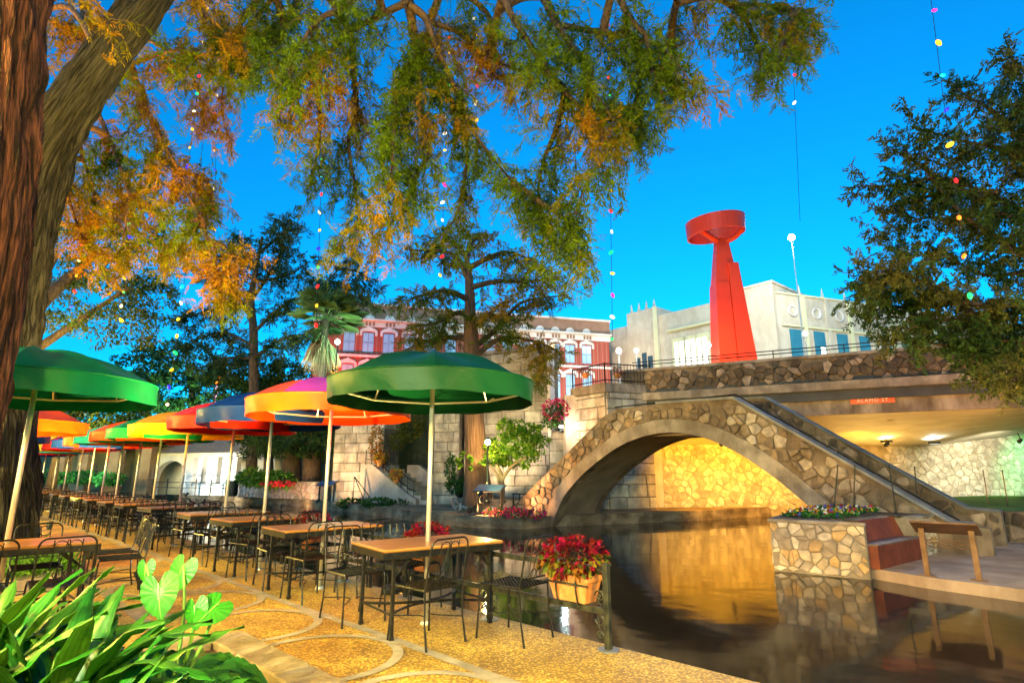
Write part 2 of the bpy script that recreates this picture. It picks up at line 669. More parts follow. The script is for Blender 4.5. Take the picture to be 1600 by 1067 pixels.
def ashlar(parent, inside, box, course, length, T, m, gap=0.02, depth=0.05, name='block', seed=3):
    r = random.Random(seed)
    u0, u1, v0, v1 = box
    v = v0
    W = T.mat3()
    while v < v1 - 0.05:
        hgt = min(course * r.uniform(.85, 1.15), v1 - v)
        u = u0 - r.uniform(0, length * 0.5)
        while u < u1:
            L = length * r.uniform(.6, 1.4)
            a, b = max(u, u0), min(u + L, u1)
            u += L
            if b - a < 0.12 or not (inside(a + .03, v + hgt / 2) and inside(b - .03, v + hgt / 2)):
                continue
            mb = MB()
            bx, by = (b - a - gap) / 2, (hgt - gap) / 2
            d = depth * r.uniform(.7, 1.15)
            c = min(0.02, by * .3)
            vs = [(sx * bx, sy * by, 0) for sx, sy in ((-1, -1), (1, -1), (1, 1), (-1, 1))]
            vs += [(sx * bx, sy * by, d - c) for sx, sy in ((-1, -1), (1, -1), (1, 1), (-1, 1))]
            vs += [(sx * (bx - c), sy * (by - c), d) for sx, sy in ((-1, -1), (1, -1), (1, 1), (-1, 1))]
            fs = [(lv * 4 + q, lv * 4 + (q + 1) % 4, lv * 4 + 4 + (q + 1) % 4, lv * 4 + 4 + q) for lv in (0, 1) for q in range(4)]
            fs.append((8, 9, 10, 11))
            if W.determinant() < 0:
                fs = [tuple(reversed(f)) for f in fs]
            mb.add([W @ Vector(p) for p in vs], fs)
            mb.build(name, m, parent, loc=T((a + b) / 2, v + hgt / 2) - parent.location)
        v += hgt


def inpoly(poly):
    def f(x, y):
        c = False
        n = len(poly)
        for i in range(n):
            (x1, y1), (x2, y2) = poly[i], poly[(i + 1) % n]
            if (y1 > y) != (y2 > y) and x < (x2 - x1) * (y - y1) / (y2 - y1) + x1:
                c = not c
        return c
    return f


def interp(pts, x):
    if x <= pts[0][0]:
        return pts[0][1]
    for (a, b), (c, d) in zip(pts, pts[1:]):
        if x <= c:
            return b + (d - b) * (x - a) / (c - a)
    return pts[-1][1]


def catmull(pts, k=6):
    P = [Vector(p) for p in pts]
    if len(P) < 3:
        return P
    out = []
    for i in range(len(P) - 1):
        p0, p1, p2, p3 = P[max(i - 1, 0)], P[i], P[i + 1], P[min(i + 2, len(P) - 1)]
        for j in range(k):
            t = j / k
            out.append(0.5 * ((2 * p1) + (p2 - p0) * t + (2 * p0 - 5 * p1 + 4 * p2 - p3) * t * t + (3 * p1 - p0 - 3 * p2 + p3) * t ** 3))
    out.append(P[-1])
    return out


# ------------------------------------------------------------------ lamps
def spot(name, label, loc, target, color, energy, angle=70, blend=0.6, size=0.06, scale=1.0):
    loc, target = Vector(loc), Vector(target)
    t = thing(name, label, 'spotlight', loc)
    d = (target - loc).normalized()
    q = d.to_track_quat('-Z', 'Y').to_matrix()
    mb = MB()
    k = scale
    prof = [(0.001, 0.16 * k), (0.045 * k, 0.155 * k), (0.06 * k, 0.10 * k), (0.07 * k, 0.0), (0.075 * k, -0.03 * k), (0.066 * k, -0.03 * k), (0.055 * k, 0.02 * k), (0.001, 0.03 * k)]
    tmp = MB().lathe(prof, 14)
    mb.add([q @ Vector(v) for v in tmp.v], tmp.f)
    mb.build('housing', lamp_metal, t)
    MB().tube([q @ Vector((0, 0, 0.1 * k)), (0, 0, -0.12 * k if d.z > 0 else 0.3 * k)], 0.014 * k, 6).build('bracket', lamp_metal, t)
    ld = bpy.data.lights.new('spot', 'SPOT')
    ld.energy = energy
    ld.color = color
    ld.spot_size = R(angle)
    ld.spot_blend = blend
    ld.shadow_soft_size = size
    lo = bpy.data.objects.new('beam', ld)
    C.objects.link(lo)
    lo.parent = t
    lo.rotation_euler = d.to_track_quat('-Z', 'Y').to_euler()
    lo.location = d * 0.035 * k
    return t


def lantern(name, label, loc, h, color, strength, r=0.14, head='globe', cat='lamp post', material=None):
    """a post with a glowing globe that lights the place"""
    t = thing(name, label, cat, loc)
    mb = MB()
    mb.lathe([(0.11, 0), (0.11, 0.05), (0.06, 0.12), (0.045, 0.5), (0.032, h - 0.2), (0.06, h - 0.12), (0.06, h - 0.08), (0.001, h - 0.075)], 12)
    mb.build('post', material or lamp_metal, t)
    g = MB().ball((0, 0, h + r - 0.06), r, 12, 8).build('globe', glow(f'glow {color} {strength}', color, strength), t, smooth=True)
    MB().lathe([(0.001, h + 2 * r + 0.02), (r * .5, h + 2 * r - 0.03), (r * .55, h + 2 * r - 0.05), (0.001, h + 2 * r - 0.05)], 12).build('cap', material or lamp_metal, t)
    return t


# ================================================================== STRUCTURE
WZ = -0.26
# river bed / ground sheet out to the horizon
gm = MB()
gm.add([(-900, -900, -1.4), (900, -900, -1.4), (900, 900, -1.4), (-900, 900, -1.4)], [(0, 1, 2, 3)])
struct('ground', gm, soil_m)

# water
wm = bpy.data.materials.new('river water')
wm.use_nodes = True
nt = wm.node_tree
bs = nt.nodes['Principled BSDF']
bs.inputs['Base Color'].default_value = (0.0095, 0.0095, 0.0095, 1)
bs.inputs['Roughness'].default_value = 0.075
bs.inputs['IOR'].default_value = 1.33
bs.inputs['Specular IOR Level'].default_value = 0.5
g_ = nt.nodes.new('ShaderNodeNewGeometry')
n_ = nt.nodes.new('ShaderNodeTexNoise')
n_.inputs['Scale'].default_value = 1.3
n_.inputs['Detail'].default_value = 2
b_ = nt.nodes.new('ShaderNodeBump')
b_.inputs['Strength'].default_value = 0.12
b_.inputs['Distance'].default_value = 0.05
nt.links.new(g_.outputs['Position'], n_.inputs['Vector'])
nt.links.new(n_.outputs[0], b_.inputs['Height'])
nt.links.new(b_.outputs[0], bs.inputs['Normal'])
o = MB().add([tuple(UN(-40, 3, WZ)), tuple(UN(70, 3, WZ)), tuple(UN(70, 60, WZ)), tuple(UN(-40, 60, WZ))], [(3, 2, 1, 0)])
struct('water', o, wm)


def bank(name, pts, z, m, depth=1.3):
    mb = MB().prism([UN(s, n) for s, n in pts], z - depth, z)
    o_ = struct(name, mb, m)
    fix_normals(o_)
    return o_


# our side: aggregate terrace; river turns away beyond s = 40
bank('patio', [(-14, -14), (-14, 4.30), (39, 4.30), (43, 9), (70, 10), (70, -14)], 0.0, agg_gold)
# raised kerb-less quay face on the far side
far_pts = [(12.6, 13.0), (14.0, 12.35), (15.5, 12.2), (17.6, 12.5), (22.5, 13.2), (28.8, 13.7), (36, 13.5), (44, 12), (60, 12), (70, 12), (70, 40), (30, 40), (13.6, 40), (10.6, 34), (9.4, 24), (10.3, 20), (11.3, 17.2), (12.4, 14.4)]
bank('far_quay', far_pts, 0.08, quay_m)
bank('promenade', [(-16, 9.2), (-6, 9.9), (0, 10.35), (2.1, 10.75), (2.9, 11.1), (3.3, 11.25), (4.0, 11.2), (4.3, 13.5), (4.0, 19), (1.5, 30), (-30, 30)], -0.10, pave_pink)

# paving strips and circles laid in the aggregate
def ribbon(pts, w, z, closed=False):
    vs, fs = [], []
    n = len(pts)
    for i in range(n):
        a = Vector(pts[i - 1] if (closed or i > 0) else pts[i])
        b = Vector(pts[(i + 1) % n] if (closed or i < n - 1) else pts[i])
        d = (b - a)
        d.normalize()
        nn = Vector((-d.y, d.x))
        p = Vector(pts[i])
        vs += [(p.x + nn.x * w / 2, p.y + nn.y * w / 2, z), (p.x - nn.x * w / 2, p.y - nn.y * w / 2, z)]
    for i in range(n if closed else n - 1):
        j = (i + 1) % n
        fs.append((2 * i, 2 * i + 1, 2 * j + 1, 2 * j))
    return MB().add(vs, fs)


patio = bpy.data.objects['patio']
for n0, w in ((3.10, 0.10), (1.76, 0.10)):
    ribbon([UN(s, n0 + 0.012 * math.sin(s * 1.7)).xy for s in np.arange(-6, 39, 0.5)], w, 0.004).build('paving_strip', paving_strip, patio)
for k in range(21):
    s0 = 1.15 + k * 1.36
    cpt = UN(s0 + 0.68, 2.43)
    ring = [(cpt.x + 0.60 * math.cos(a), cpt.y + 0.60 * math.sin(a)) for a in np.linspace(0, 2 * math.pi, 48, endpoint=False)]
    ribbon(ring, 0.085, 0.006, True).build('paving_ring', paving_strip, patio)
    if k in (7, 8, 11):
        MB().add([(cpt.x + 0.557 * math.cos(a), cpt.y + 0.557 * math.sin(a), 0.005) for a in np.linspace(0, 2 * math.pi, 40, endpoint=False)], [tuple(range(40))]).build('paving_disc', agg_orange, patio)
for s0 in (1.7, 8.6, 15.4, 22.2):
    ribbon([UN(s0, 3.16).xy, UN(s0 + 0.1, 4.29).xy], 0.12, 0.004).build('paving_strip', paving_strip, patio)

# ------------------------------------------------------------------ street level and street bridge
A_ = Vector((5.1, 22.0))
D_ = Vector((0.89, -0.456)).normalized()
SB = Plane(A_, A_ + D_ * 16.0)
mb = MB()
p0, p1 = A_ - D_ * 1.2, A_ + D_ * 17
back = Vector((0.456, 0.89)).normalized()
mb.prism([(p0.x, p0.y), (p1.x, p1.y), (90, 20), (90, 200), (3.2, 200), (3.2, 26.5)], 3.75, 4.5)
o = struct('street', mb, asphalt)
fix_normals(o)
mb = MB().prism([(3.19, 26.4), (3.19, 200), (-160, 200), (-160, 75), (-60, 64), (-14, 44), (-9.5, 31)], -1.4, 4.49)
fix_normals(struct('terrain', mb, mat('embankment', (0.05, 0.06, 0.03), (0.09, 0.09, 0.05), 1, 0.95)))

sb = thing('street_bridge', 'wide stone street bridge with rubble parapet crossing behind the arched footbridge', 'bridge', (10, 19.5, 0))
mb = MB()
slab(mb, SB, -0.9, 16, 4.36, 5.22, -0.45, -0.05)
mb.build('parapet', mortar_m, sb, world=True)
mb = MB()
slab(mb, SB, -0.95, 16, 5.22, 5.32, -0.5, 0.02)
mb.build('parapet_cap', concrete, sb, world=True)
mb = MB()
slab(mb, SB, -0.9, 16, 4.08, 4.36, -0.5, 0.12)
mb.build('cornice', concrete, sb, world=True)
# fascia beam with shallow arched underside
vs, fs = [], []
K = 30
for i in range(K + 1):
    u = -0.9 + 16.9 * i / K
    zb = 3.28 if u > 6 else 3.28 - 0.055 * (6 - u) ** 2 * 0.35
    for v, h in ((zb, -0.12), (4.08, -0.12), (4.08, -0.5), (zb, -0.5)):
        vs.append(SB(u, v, h))
for i in range(K):
    for q in range(4):
        fs.append((i * 4 + q, i * 4 + (q + 1) % 4, i * 4 + 4 + (q + 1) % 4, i * 4 + 4 + q))
fs += [(0, 1, 2, 3), tuple(K * 4 + q for q in (3, 2, 1, 0))]
o = MB().add(vs, fs).build('fascia_beam', mat('stained fascia concrete', (0.20, 0.15, 0.10), (0.40, 0.32, 0.24), 1.6, 0.85, 0.35, 20, stretch=(1, 1, 0.25), dirt=0.5), sb, world=True)
fix_normals(o)
rubble(sb, lambda u, v: 0 < u < 14 and 4.38 < v < 5.20, (0, 14, 4.38, 5.2), 0.29, SB, stone_old, gap=0.014, h=(0.015, 0.05), keep=0.95, limit=220, seed=21)
# soffit running back to the canal wall
GW = Plane((3.6, 23.0), (22.5, 24.5))
vs, fs = [], []
for i in range(25):
    k = i / 24
    u = -0.9 + 16.9 * k
    zb = 3.28 if u > 6 else 3.28 - 0.055 * (6 - u) ** 2 * 0.35
    a = SB(u, zb, -0.3)
    b = GW(0.2 + 18.6 * k, 2.42 + (0.62 * max(0, k - 0.72) / 0.28), -0.1)
    mid1 = a.lerp(b, 0.33) + Vector((0, 0, 0.14))
    mid2 = a.lerp(b, 0.66) + Vector((0, 0, 0.16))
    vs += [a, mid1, mid2, b]
for i in range(24):
    for q in range(3):
        fs.append((i * 4 + q, i * 4 + q + 1, i * 4 + 5 + q, i * 4 + 4 + q))
MB().add(vs, fs).build('soffit', mat('smooth soffit plaster', (0.42, 0.36, 0.27), (0.52, 0.46, 0.36), 1.4, 0.7, 0.1, 10), sb, world=True, smooth=True)
# round downlights in the soffit
for px, py, colr, e in ((1385, 690, (1.0, 0.62, 0.16), 45), (1460, 692, (0.95, 1.0, 0.85), 30)):
    p = at(px, py, 22.7)
    t = thing('ceiling_light', 'oval %s downlight set in the ceiling under the street bridge' % ('amber' if px < 1400 else 'white'), 'lamp', p)
    MB().lathe([(0.20, 0.05), (0.20, -0.03), (0.165, -0.03), (0.165, 0.0)], 20).build('trim_ring', lamp_metal, t)
    MB().add([(0.164 * math.cos(a), 0.164 * math.sin(a), -0.015) for a in np.linspace(0, 2 * math.pi, 20, endpoint=False)], [tuple(range(19, -1, -1))]).build('diffuser', glow('downlight %d' % px, colr, e), t)
# parapet guard rail of the street bridge
rl = thing('guard_rail', 'thin dark pipe rail above the street bridge parapet', 'railing', SB(7, 5.32, -0.2))
for v in (5.62, 5.5):
    MB().tube([SB(-0.5, v, -0.2), SB(16, v, -0.2)], 0.018, 6).build('rail', iron, rl, world=True)
for u in np.arange(0.2, 16, 2.2):
    MB().tube([SB(u, 5.3, -0.2), SB(u, 5.63, -0.2)], 0.018, 6).build('post', iron, rl, world=True)
# ALAMO ST name plate
tp = SB(7.4, 3.68, -0.115)
sg = thing('street_name_sign', 'orange name plate reading ALAMO ST on the bridge fascia', 'sign', tp)
mb = MB()
slab(mb, SB, 6.78, 8.02, 3.59, 3.79, -0.119, -0.09)
mb.build('plate', mat('orange sign paint', (0.62, 0.11, 0.035), (0.68, 0.14, 0.05), 5, 0.5), sg, world=True)
cu = bpy.data.curves.new('letters', 'FONT')
cu.body = 'ALAMO ST'
cu.size = 0.155
cu.align_x = 'CENTER'
cu.align_y = 'CENTER'
cu.extrude = 0.006
cu.space_character = 1.25
to = bpy.data.objects.new('letters', cu)
C.objects.link(to)
dg = bpy.context.evaluated_depsgraph_get()
me = bpy.data.meshes.new_from_object(to.evaluated_get(dg))
bpy.data.objects.remove(to)
lt = bpy.data.objects.new('lettering', me)
me.materials.clear()
me.materials.append(mat('sign letter paint', (0.78, 0.66, 0.6), None, 5, 0.5))
C.objects.link(lt)
lt.parent = sg
lt.matrix_local = (Matrix.Translation(SB(7.4, 3.69, -0.082) - tp) @ SB.mat3().to_4x4())

# ------------------------------------------------------------------ canal wall under the street
cw = thing('canal_wall', 'tall rubble stone canal wall glowing under the bridges', 'wall', (8, 23.6, 0))
mb = MB()
slab(mb, GW, 2.3, 19.2, -1.3, 3.7, -0.6, 0)
mb.build('wall_core', mat('gold wall mortar', (0.26, 0.2, 0.12), (0.38, 0.3, 0.19), 3, 0.9, 0.6, 22), cw, world=True)
mb = MB()
slab(mb, GW, -1.5, 2.3, -1.3, 4.4, -0.6, 0.05)
mb.build('pier', mat('smooth limestone pier', (0.45, 0.38, 0.32), (0.56, 0.49, 0.43), 1.5, 0.85, 0.2, 15, dirt=0.25), cw, world=True)
rubble(cw, lambda u, v: (2.34 < u < 5.6 or 5.66 < u < 9.6) and -0.05 < v < 2.9, (2.3, 9.6, -0.05, 2.9), 0.31, GW, stone_gold, gap=0.012, h=(0.012, 0.03), limit=300, seed=5, aspect=1.2)
pw = mat('pale rubble wall', (0, 0, 0), None, 4, 0.85, 0.4, 30, palette=[(0.62, 0.55, 0.42), (0.56, 0.49, 0.38), (0.66, 0.6, 0.48), (0.5, 0.43, 0.33)])
rubble(cw, lambda u, v: 11.6 < u < 18.2 and 0.25 < v < 2.95, (11.6, 18.2, 0.25, 2.95), 0.31, GW, pw, gap=0.012, h=(0.01, 0.025), limit=260, seed=6, aspect=1.3)

# ------------------------------------------------------------------ arched footbridge
BF = 14.2
BB = 16.5


class BridgeFace:
    """t along the bridge (t=0 left foot), v up, h towards the river"""

    def __init__(self, n, side):
        self.nn = n
        self.side = side
        self.ex = Vector((Q, -Q, 0))
        self.n = Vector((-Q, -Q, 0)) * side

    def __call__(self, t, v, h=0.0):
        return UN(12.5 - t, self.nn, v) + self.n * h

    def mat3(self):
        return Matrix((self.ex, Vector((0, 0, 1)), self.n)).transposed()


ARCH = [(0.0, -0.5), (0.14, -0.1), (0.55, 0.62), (1.05, 1.1), (1.58, 1.5), (2.53, 2.05), (3.42, 2.36), (4.35, 2.46), (5.34, 2.28), (6.16, 1.9), (6.89, 1.4), (7.43, .94), (7.9, .5), (8.3, 0.05), (8.7, -0.5)]
arch_c = [(p.x, p.y) for p in catmull([Vector((a, b, 0)) for a, b in ARCH], 5)]
TOP = [(-1.75, 0.18), (-1.6, 0.32), (2.2, 3.05), (2.65, 3.22), (4.2, 3.25), (6.2, 3.2), (10.3, 0.42), (10.9, 0.38)]


def z_top(t):
    return interp(TOP, t)


def z_in(t):
    return interp(arch_c, t) if 0 <= t <= 8.7 else -0.5


def arch_dist(t, v):
    return min(math.hypot(t - a, v - b) for a, b in arch_c)


fb = thing('arched_footbridge', 'arched rubble stone footbridge over the canal mouth with stairs at both ends', 'bridge', UN(7.5, 15.4, -0.3))


def wall_strip(name, n0, n1, m, up=0.0):
    ts = sorted(set([round(x, 3) for x in np.arange(-1.75, 10.91, 0.12)] + [0.0, 8.7]))
    vs, fs = [], []
    for t in ts:
        zi = max(z_in(t), -0.6) if 0 < t < 8.7 else -0.6
        zt = z_top(t) + up
        zi = min(zi, zt - 0.05)
        for n in (n0, n1):
            vs += [UN(12.5 - t, n, zi), UN(12.5 - t, n, zt)]
    for i in range(len(ts) - 1):
        a, b = i * 4, i * 4 + 4
        fs += [(a, b, b + 1, a + 1), (a + 2, a + 3, b + 3, b + 2), (a + 1, b + 1, b + 3, a + 3), (a, a + 2, b + 2, b)]
    e = (len(ts) - 1) * 4
    fs += [(0, 1, 3, 2), (e, e + 2, e + 3, e + 1)]
    o_ = MB().add(vs, fs).build(name, m, fb, world=True)
    fix_normals(o_)
    return o_


wall_strip('front_wall', BF, BF + 0.32, mortar_m)
wall_strip('back_wall', BB - 0.32, BB, mortar_m, 0.2)
# vault and deck
vs, fs = [], []
for a, b in arch_c:
    vs += [UN(12.5 - a, BF + 0.02, b), UN(12.5 - a, BB - 0.02, b), UN(12.5 - a, BB - 0.02, b + 0.22), UN(12.5 - a, BF + 0.02, b + 0.22)]
for i in range(len(arch_c) - 1):
    for q in range(4):
        fs.append((i * 4 + q, i * 4 + (q + 1) % 4, i * 4 + 4 + (q + 1) % 4, i * 4 + 4 + q))
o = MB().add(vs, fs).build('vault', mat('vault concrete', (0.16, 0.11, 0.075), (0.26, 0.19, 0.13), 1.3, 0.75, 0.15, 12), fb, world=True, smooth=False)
fix_normals(o)
nst = 15
for side in (0, 1):
    for k in range(nst):
        if side == 0:
            t0, z0 = 2.4 - (k + 1) * 0.25, 2.5 - (k + 1) * 0.172
        else:
            t0, z0 = 6.25 + k * 0.28, 2.5 - (k + 1) * 0.172
        ce = UN(12.5 - (t0 + 0.14), (BF + BB) / 2, z0 - 0.1)
        MB().box(ce, (0.3, BB - BF - 0.7, 0.2), Matrix.Rotation(-math.pi / 4, 3, 'Z')).build('step', concrete, fb, world=True)
MB().box(UN(12.5 - 4.3, (BF + BB) / 2, 2.45), (3.9, BB - BF - 0.7, 0.1), Matrix.Rotation(-math.pi / 4, 3, 'Z')).build('deck', concrete, fb, world=True)
# plain concrete arch ring, proud of the rubble
vs, fs = [], []
for i, (a, b) in enumerate(arch_c):
    p0, p1 = arch_c[max(i - 1, 0)], arch_c[min(i + 1, len(arch_c) - 1)]
    d = Vector((p1[0] - p0[0], p1[1] - p0[1])).normalized()
    nx, nz = -d.y, d.x
    w = 0.36
    for h in (-0.05, 0.035):
        f = BridgeFace(BF, 1)
        vs += [f(a, b, h), f(a + nx * w, min(b + nz * w, z_top(a + nx * w) - 0.02), h)]
for i in range(len(arch_c) - 1):
    k = i * 4
    fs += [(k + 2, k + 3, k + 7, k + 6), (k + 3, k + 1, k + 5, k + 7), (k, k + 2, k + 6, k + 4)]
o = MB().add(vs, fs).build('arch_ring', concrete, fb, world=True)
fix_normals(o)
FBF = BridgeFace(BF, 1)
rubble(fb, lambda t, v: -1.6 < t < 8.6 and v < z_top(t) - 0.05 and v > -0.25 and (v > z_in(t) + 0.25 or t < 0) and arch_dist(t, v) > 0.36, (-1.6, 8.6, -0.2, 3.3), 0.25, FBF, stone_m, gap=0.011, h=(0.01, 0.075), keep=0.93, limit=250, seed=11)
rubble(fb, lambda t, v: 8.3 < t < 10.6 and 0.3 < v < z_top(t) - 0.1 and arch_dist(t, v) > 0.38, (8.3, 10.6, 0.3, 2), 0.27, FBF, stone_m, gap=0.015, h=(0.02, 0.05), keep=0.85, limit=40, seed=12)
FBB = BridgeFace(BB - 0.32, 1)
rubble(fb, lambda t, v: 5.9 < t < 10.8 and z_top(t) - 0.85 < v < z_top(t) + 0.16 and v > -0.1, (5.9, 10.8, -0.1, 3.3), 0.28, FBB, stone_old, gap=0.02, h=(0.015, 0.045), limit=90, seed=13)
# copings
def coping(name, n0, n1, t0, t1, m, th=0.07, dz=0.0):
    pts = [t0] + [t for t, _ in TOP if t0 < t < t1] + [t1]
    vs_, fs_ = [], []
    for t in pts:
        z = z_top(t) + dz
        for n, zz in ((n0, z), (n1, z), (n1, z + th), (n0, z + th)):
            vs_.append(UN(12.5 - t, n, zz))
    for i in range(len(pts) - 1):
        for q in range(4):
            fs_.append((i * 4 + q, i * 4 + (q + 1) % 4, i * 4 + 4 + (q + 1) % 4, i * 4 + 4 + q))
    e_ = (len(pts) - 1) * 4
    fs_ += [(3, 2, 1, 0), (e_, e_ + 1, e_ + 2, e_ + 3)]
    o_ = MB().add(vs_, fs_).build(name, m, fb, world=True)
    fix_normals(o_)


coping_m = mat('smooth coping', (0.15, 0.145, 0.15), (0.24, 0.23, 0.225), 3, 0.7, 0.2, 30, dirt=0.2)
coping('coping', BF - 0.06, BF + 0.36, 4.0, 10.6, coping_m, 0.07)
coping('coping', BB - 0.37, BB + 0.05, 2.5, 10.85, mat('dark coping', (0.09, 0.09, 0.1), (0.14, 0.14, 0.15), 3, 0.6), 0.05, 0.2)
for n in (BF + 0.15,):
    MB().tube([UN(12.5 - 2.5, n, 3.3), UN(12.5 - 6.2, n, 3.34), UN(12.5 - 10.4, n, 0.5)], 0.02, 6).build('handrail', iron, fb, world=True)

# ------------------------------------------------------------------ limestone hall / retaining walls on the far bank
LW = Plane((-8.5, 28.0), (-8.5 + 0.92 * 14, 28.0 - 0.39 * 14))
hall = thing('limestone_wall', 'tall stained limestone block wall with an arched stair opening on the far bank', 'wall', (-3, 26, 0))
for (u0, u1, z1) in ((0, 2.85, 5.3), (5.5, 6.75, 5.3), (7.0, 10.9, 6.45), (10.9, 13.4, 3.05)):
    mb = MB()
    slab(mb, LW, u0, u1, -0.2, z1, -1.2, 0)
    mb.build('wall_core', joint_m, hall, world=True)
    ashlar(hall, lambda u, v: True, (u0, u1, 0.05, z1 - 0.02), 0.44, 0.85, LW, block_m, seed=int(u0 * 10) + 2)
mb = MB()
slab(mb, LW, 6.75, 7.0, -0.2, 5.2, -1.2, -0.6)
mb.build('recess', joint_m, hall, world=True)
# arch over the stair opening
vs, fs = [], []
for i in range(17):
    a = math.pi * i / 16
    u = 4.175 - 1.33 * math.cos(a)
    v = 3.35 + 1.2 * math.sin(a)
    vs += [LW(u, v, 0.03), LW(u, 5.3, 0.03), LW(u, v, -1.2), LW(u, 5.3, -1.2)]
for i in range(16):
    k = i * 4
    fs += [(k, k + 1, k + 5, k + 4), (k, k + 4, k + 6, k + 2), (k + 1, k + 3, k + 7, k + 5)]
MB().add(vs, fs).build('arch_lintel', block_m, hall, world=True)
mb = MB()
slab(mb, LW, 2.0, 6.8, -0.2, 5.3, -3.2, -3.0)
mb.build('inner_wall', mat('inner plaster', (0.5, 0.52, 0.5), (0.6, 0.62, 0.6), 2, 0.8), hall, world=True)
mb = MB()
slab(mb, LW, 10.86, 10.98, 2.8, 6.44, -0.5, 0.1)
mb.build('white_downpipe', white_m, hall, world=True)
mb = MB()
slab(mb, LW, 6.95, 11.0, 6.45, 6.6, -1.3, 0.12)
mb.build('parapet_cap', concrete, hall, world=True)

# stairs up to the street
st = thing('stone_staircase', 'stone staircase with iron rails climbing through the limestone wall', 'stairs', LW(5.2, 0.08, 0.9))
NS = 9
for k in range(NS):
    mb = MB()
    u1 = 5.6 - k * 0.32
    slab(mb, LW, u1 - 0.34, u1, 0.05, 0.25 + k * 0.185, -1.0, 0.62)
    mb.build('step', mat('worn step stone', (0.38, 0.31, 0.22), (0.48, 0.4, 0.3), 3, 0.8, 0.3, 20), st, world=True)


def cheek(h0, h1, name, shift=0.0):
    vs_ = []
    prof = [(5.2, 0.02), (5.2, 0.3), (4.85, 0.45), (2.9, 1.74), (2.3, 1.74), (2.3, 0.02)]
    for h in (h0, h1):
        vs_ += [LW(u + shift, v, h) for u, v in prof]
    fs_ = [(0, 1, 2, 3, 4, 5), (11, 10, 9, 8, 7, 6)] + [(i, i + 6, (i + 1) % 6 + 6, (i + 1) % 6) for i in range(6)]
    o_ = MB().add(vs_, fs_).build(name, mat('stair cheek stucco', (0.40, 0.33, 0.27), (0.5, 0.42, 0.35), 1.5, 0.85, 0.2, 20, dirt=0.3), st, world=True)
    fix_normals(o_)


cheek(0.62, 0.9, 'cheek_wall')
cheek(-1.3, -1.05, 'cheek_wall', 1.15)
for h, sh in ((0.76, 0), (-1.17, 1.15)):
    for dz in (0.22, 0.62):
        MB().tube([LW(5.1 + sh, 0.4 + dz, h), LW(4.85 + sh, 0.45 + dz, h), LW(2.9 + sh, 1.74 + dz, h), LW(2.4 + sh, 1.74 + dz, h)], 0.025, 6).build('handrail', iron, st, world=True)
    for k in range(9):
        u = 5.0 - k * 0.32
        zb = interp([(2.35, 1.72), (2.9, 1.72), (4.85, 0.43), (5.2, 0.28)], u)
        MB().tube([LW(u + sh, zb, h), LW(u + sh, zb + 0.66, h)], 0.018, 6).build('baluster', iron, st, world=True)

# abutment pier where the street bridge meets the bank
ab = thing('abutment_pier', 'square limestone abutment pier with dark band at the end of the street bridge', 'pier', (3.8, 22.3, 0))
pa, pb, pc = Vector((2.45, 23.0)), Vector((3.5, 21.45)), Vector((5.35, 22.1))
pd = pa + (pc - pb)
mb = MB().prism([pa, pb, pc, pd], -0.3, 4.35)
fix_normals(mb.build('pier_core', joint_m, ab, world=True))
for a, b, sd in ((pa, pb, 4), (pb, pc, 5)):
    T = Plane(a, b)
    ashlar(ab, lambda u, v: True, (0, T.len, 0.1, 4.33), 0.4, 0.8, T, block_m, seed=sd, gap=0.03)
cc = (pa + pc) / 2
mb = MB().prism([cc + (p - cc) * 1.07 for p in (pa, pb, pc, pd)], 4.35, 4.68)
fix_normals(mb.build('pier_cap', concrete, ab, world=True))
pr = thing('terrace_railing', 'black iron railing with thin bars on top of the abutment pier', 'railing', (3.6, 22, 4.68))
for a, b in ((pa, pb), (pb, pc)):
    a3, b3 = Vector((a.x, a.y, 0)), Vector((b.x, b.y, 0))
    for z in (4.8, 5.42):
        MB().tube([a3 + Vector((0, 0, z)), b3 + Vector((0, 0, z))], 0.022, 6).build('rail', iron, pr, world=True)
    for k in range(15):
        q = a3.lerp(b3, k / 14)
        MB().tube([q + Vector((0, 0, 4.68)), q + Vector((0, 0, 5.45))], 0.011 if k % 14 else 0.03, 5).build('bar', iron, pr, world=True)

# ------------------------------------------------------------------ brick building
brick = brick_mat('red brick', (0.34, 0.06, 0.035), (0.27, 0.05, 0.03), (0.3, 0.16, 0.12), 2.2)
brown = mat('brown parapet', (0.24, 0.14, 0.09), (0.3, 0.18, 0.12), 2, 0.9)
BW = Plane((-16.5, 46.6), (9.23, 53.6))
bb = thing('brick_building', 'three storey red brick building with white arched window hoods and white cornice', 'building', (-3, 50, 4.5))
mb = MB()
slab(mb, BW, 0, BW.len, 4.5, 13.5, -8, 0)
mb.build('wall', brick, bb, world=True)
mb = MB()
slab(mb, BW, -0.1, BW.len + 0.1, 14.15, 15.4, -8.1, 0.12)
mb.build('parapet', brown, bb, world=True)
mb = MB()
slab(mb, BW, -0.15, BW.len + 0.15, 15.4, 15.58, -8.2, 0.25)
mb.build('parapet_cap', white_m, bb, world=True)
mb = MB()
slab(mb, BW, -0.1, BW.len + 0.1, 13.5, 14.0, -0.1, 0.14)
mb.build('frieze', white_m, bb, world=True)
mb = MB()
slab(mb, BW, -0.15, BW.len + 0.15, 14.0, 14.15, -0.1, 0.45)
mb.build('cornice', white_m, bb, world=True)
mb = MB()
slab(mb, BW, -0.15, BW.len + 0.15, 10.85, 11.05, -0.1, 0.2)
mb.build('string_course', white_m, bb, world=True)


def u_at(T, px, py=540):
    v = ray(px, py)
    ex, o_ = T.ex, T.o
    det = v.x * -ex.y + ex.x * v.y
    return (v.x * o_.y - v.y * o_.x) / det


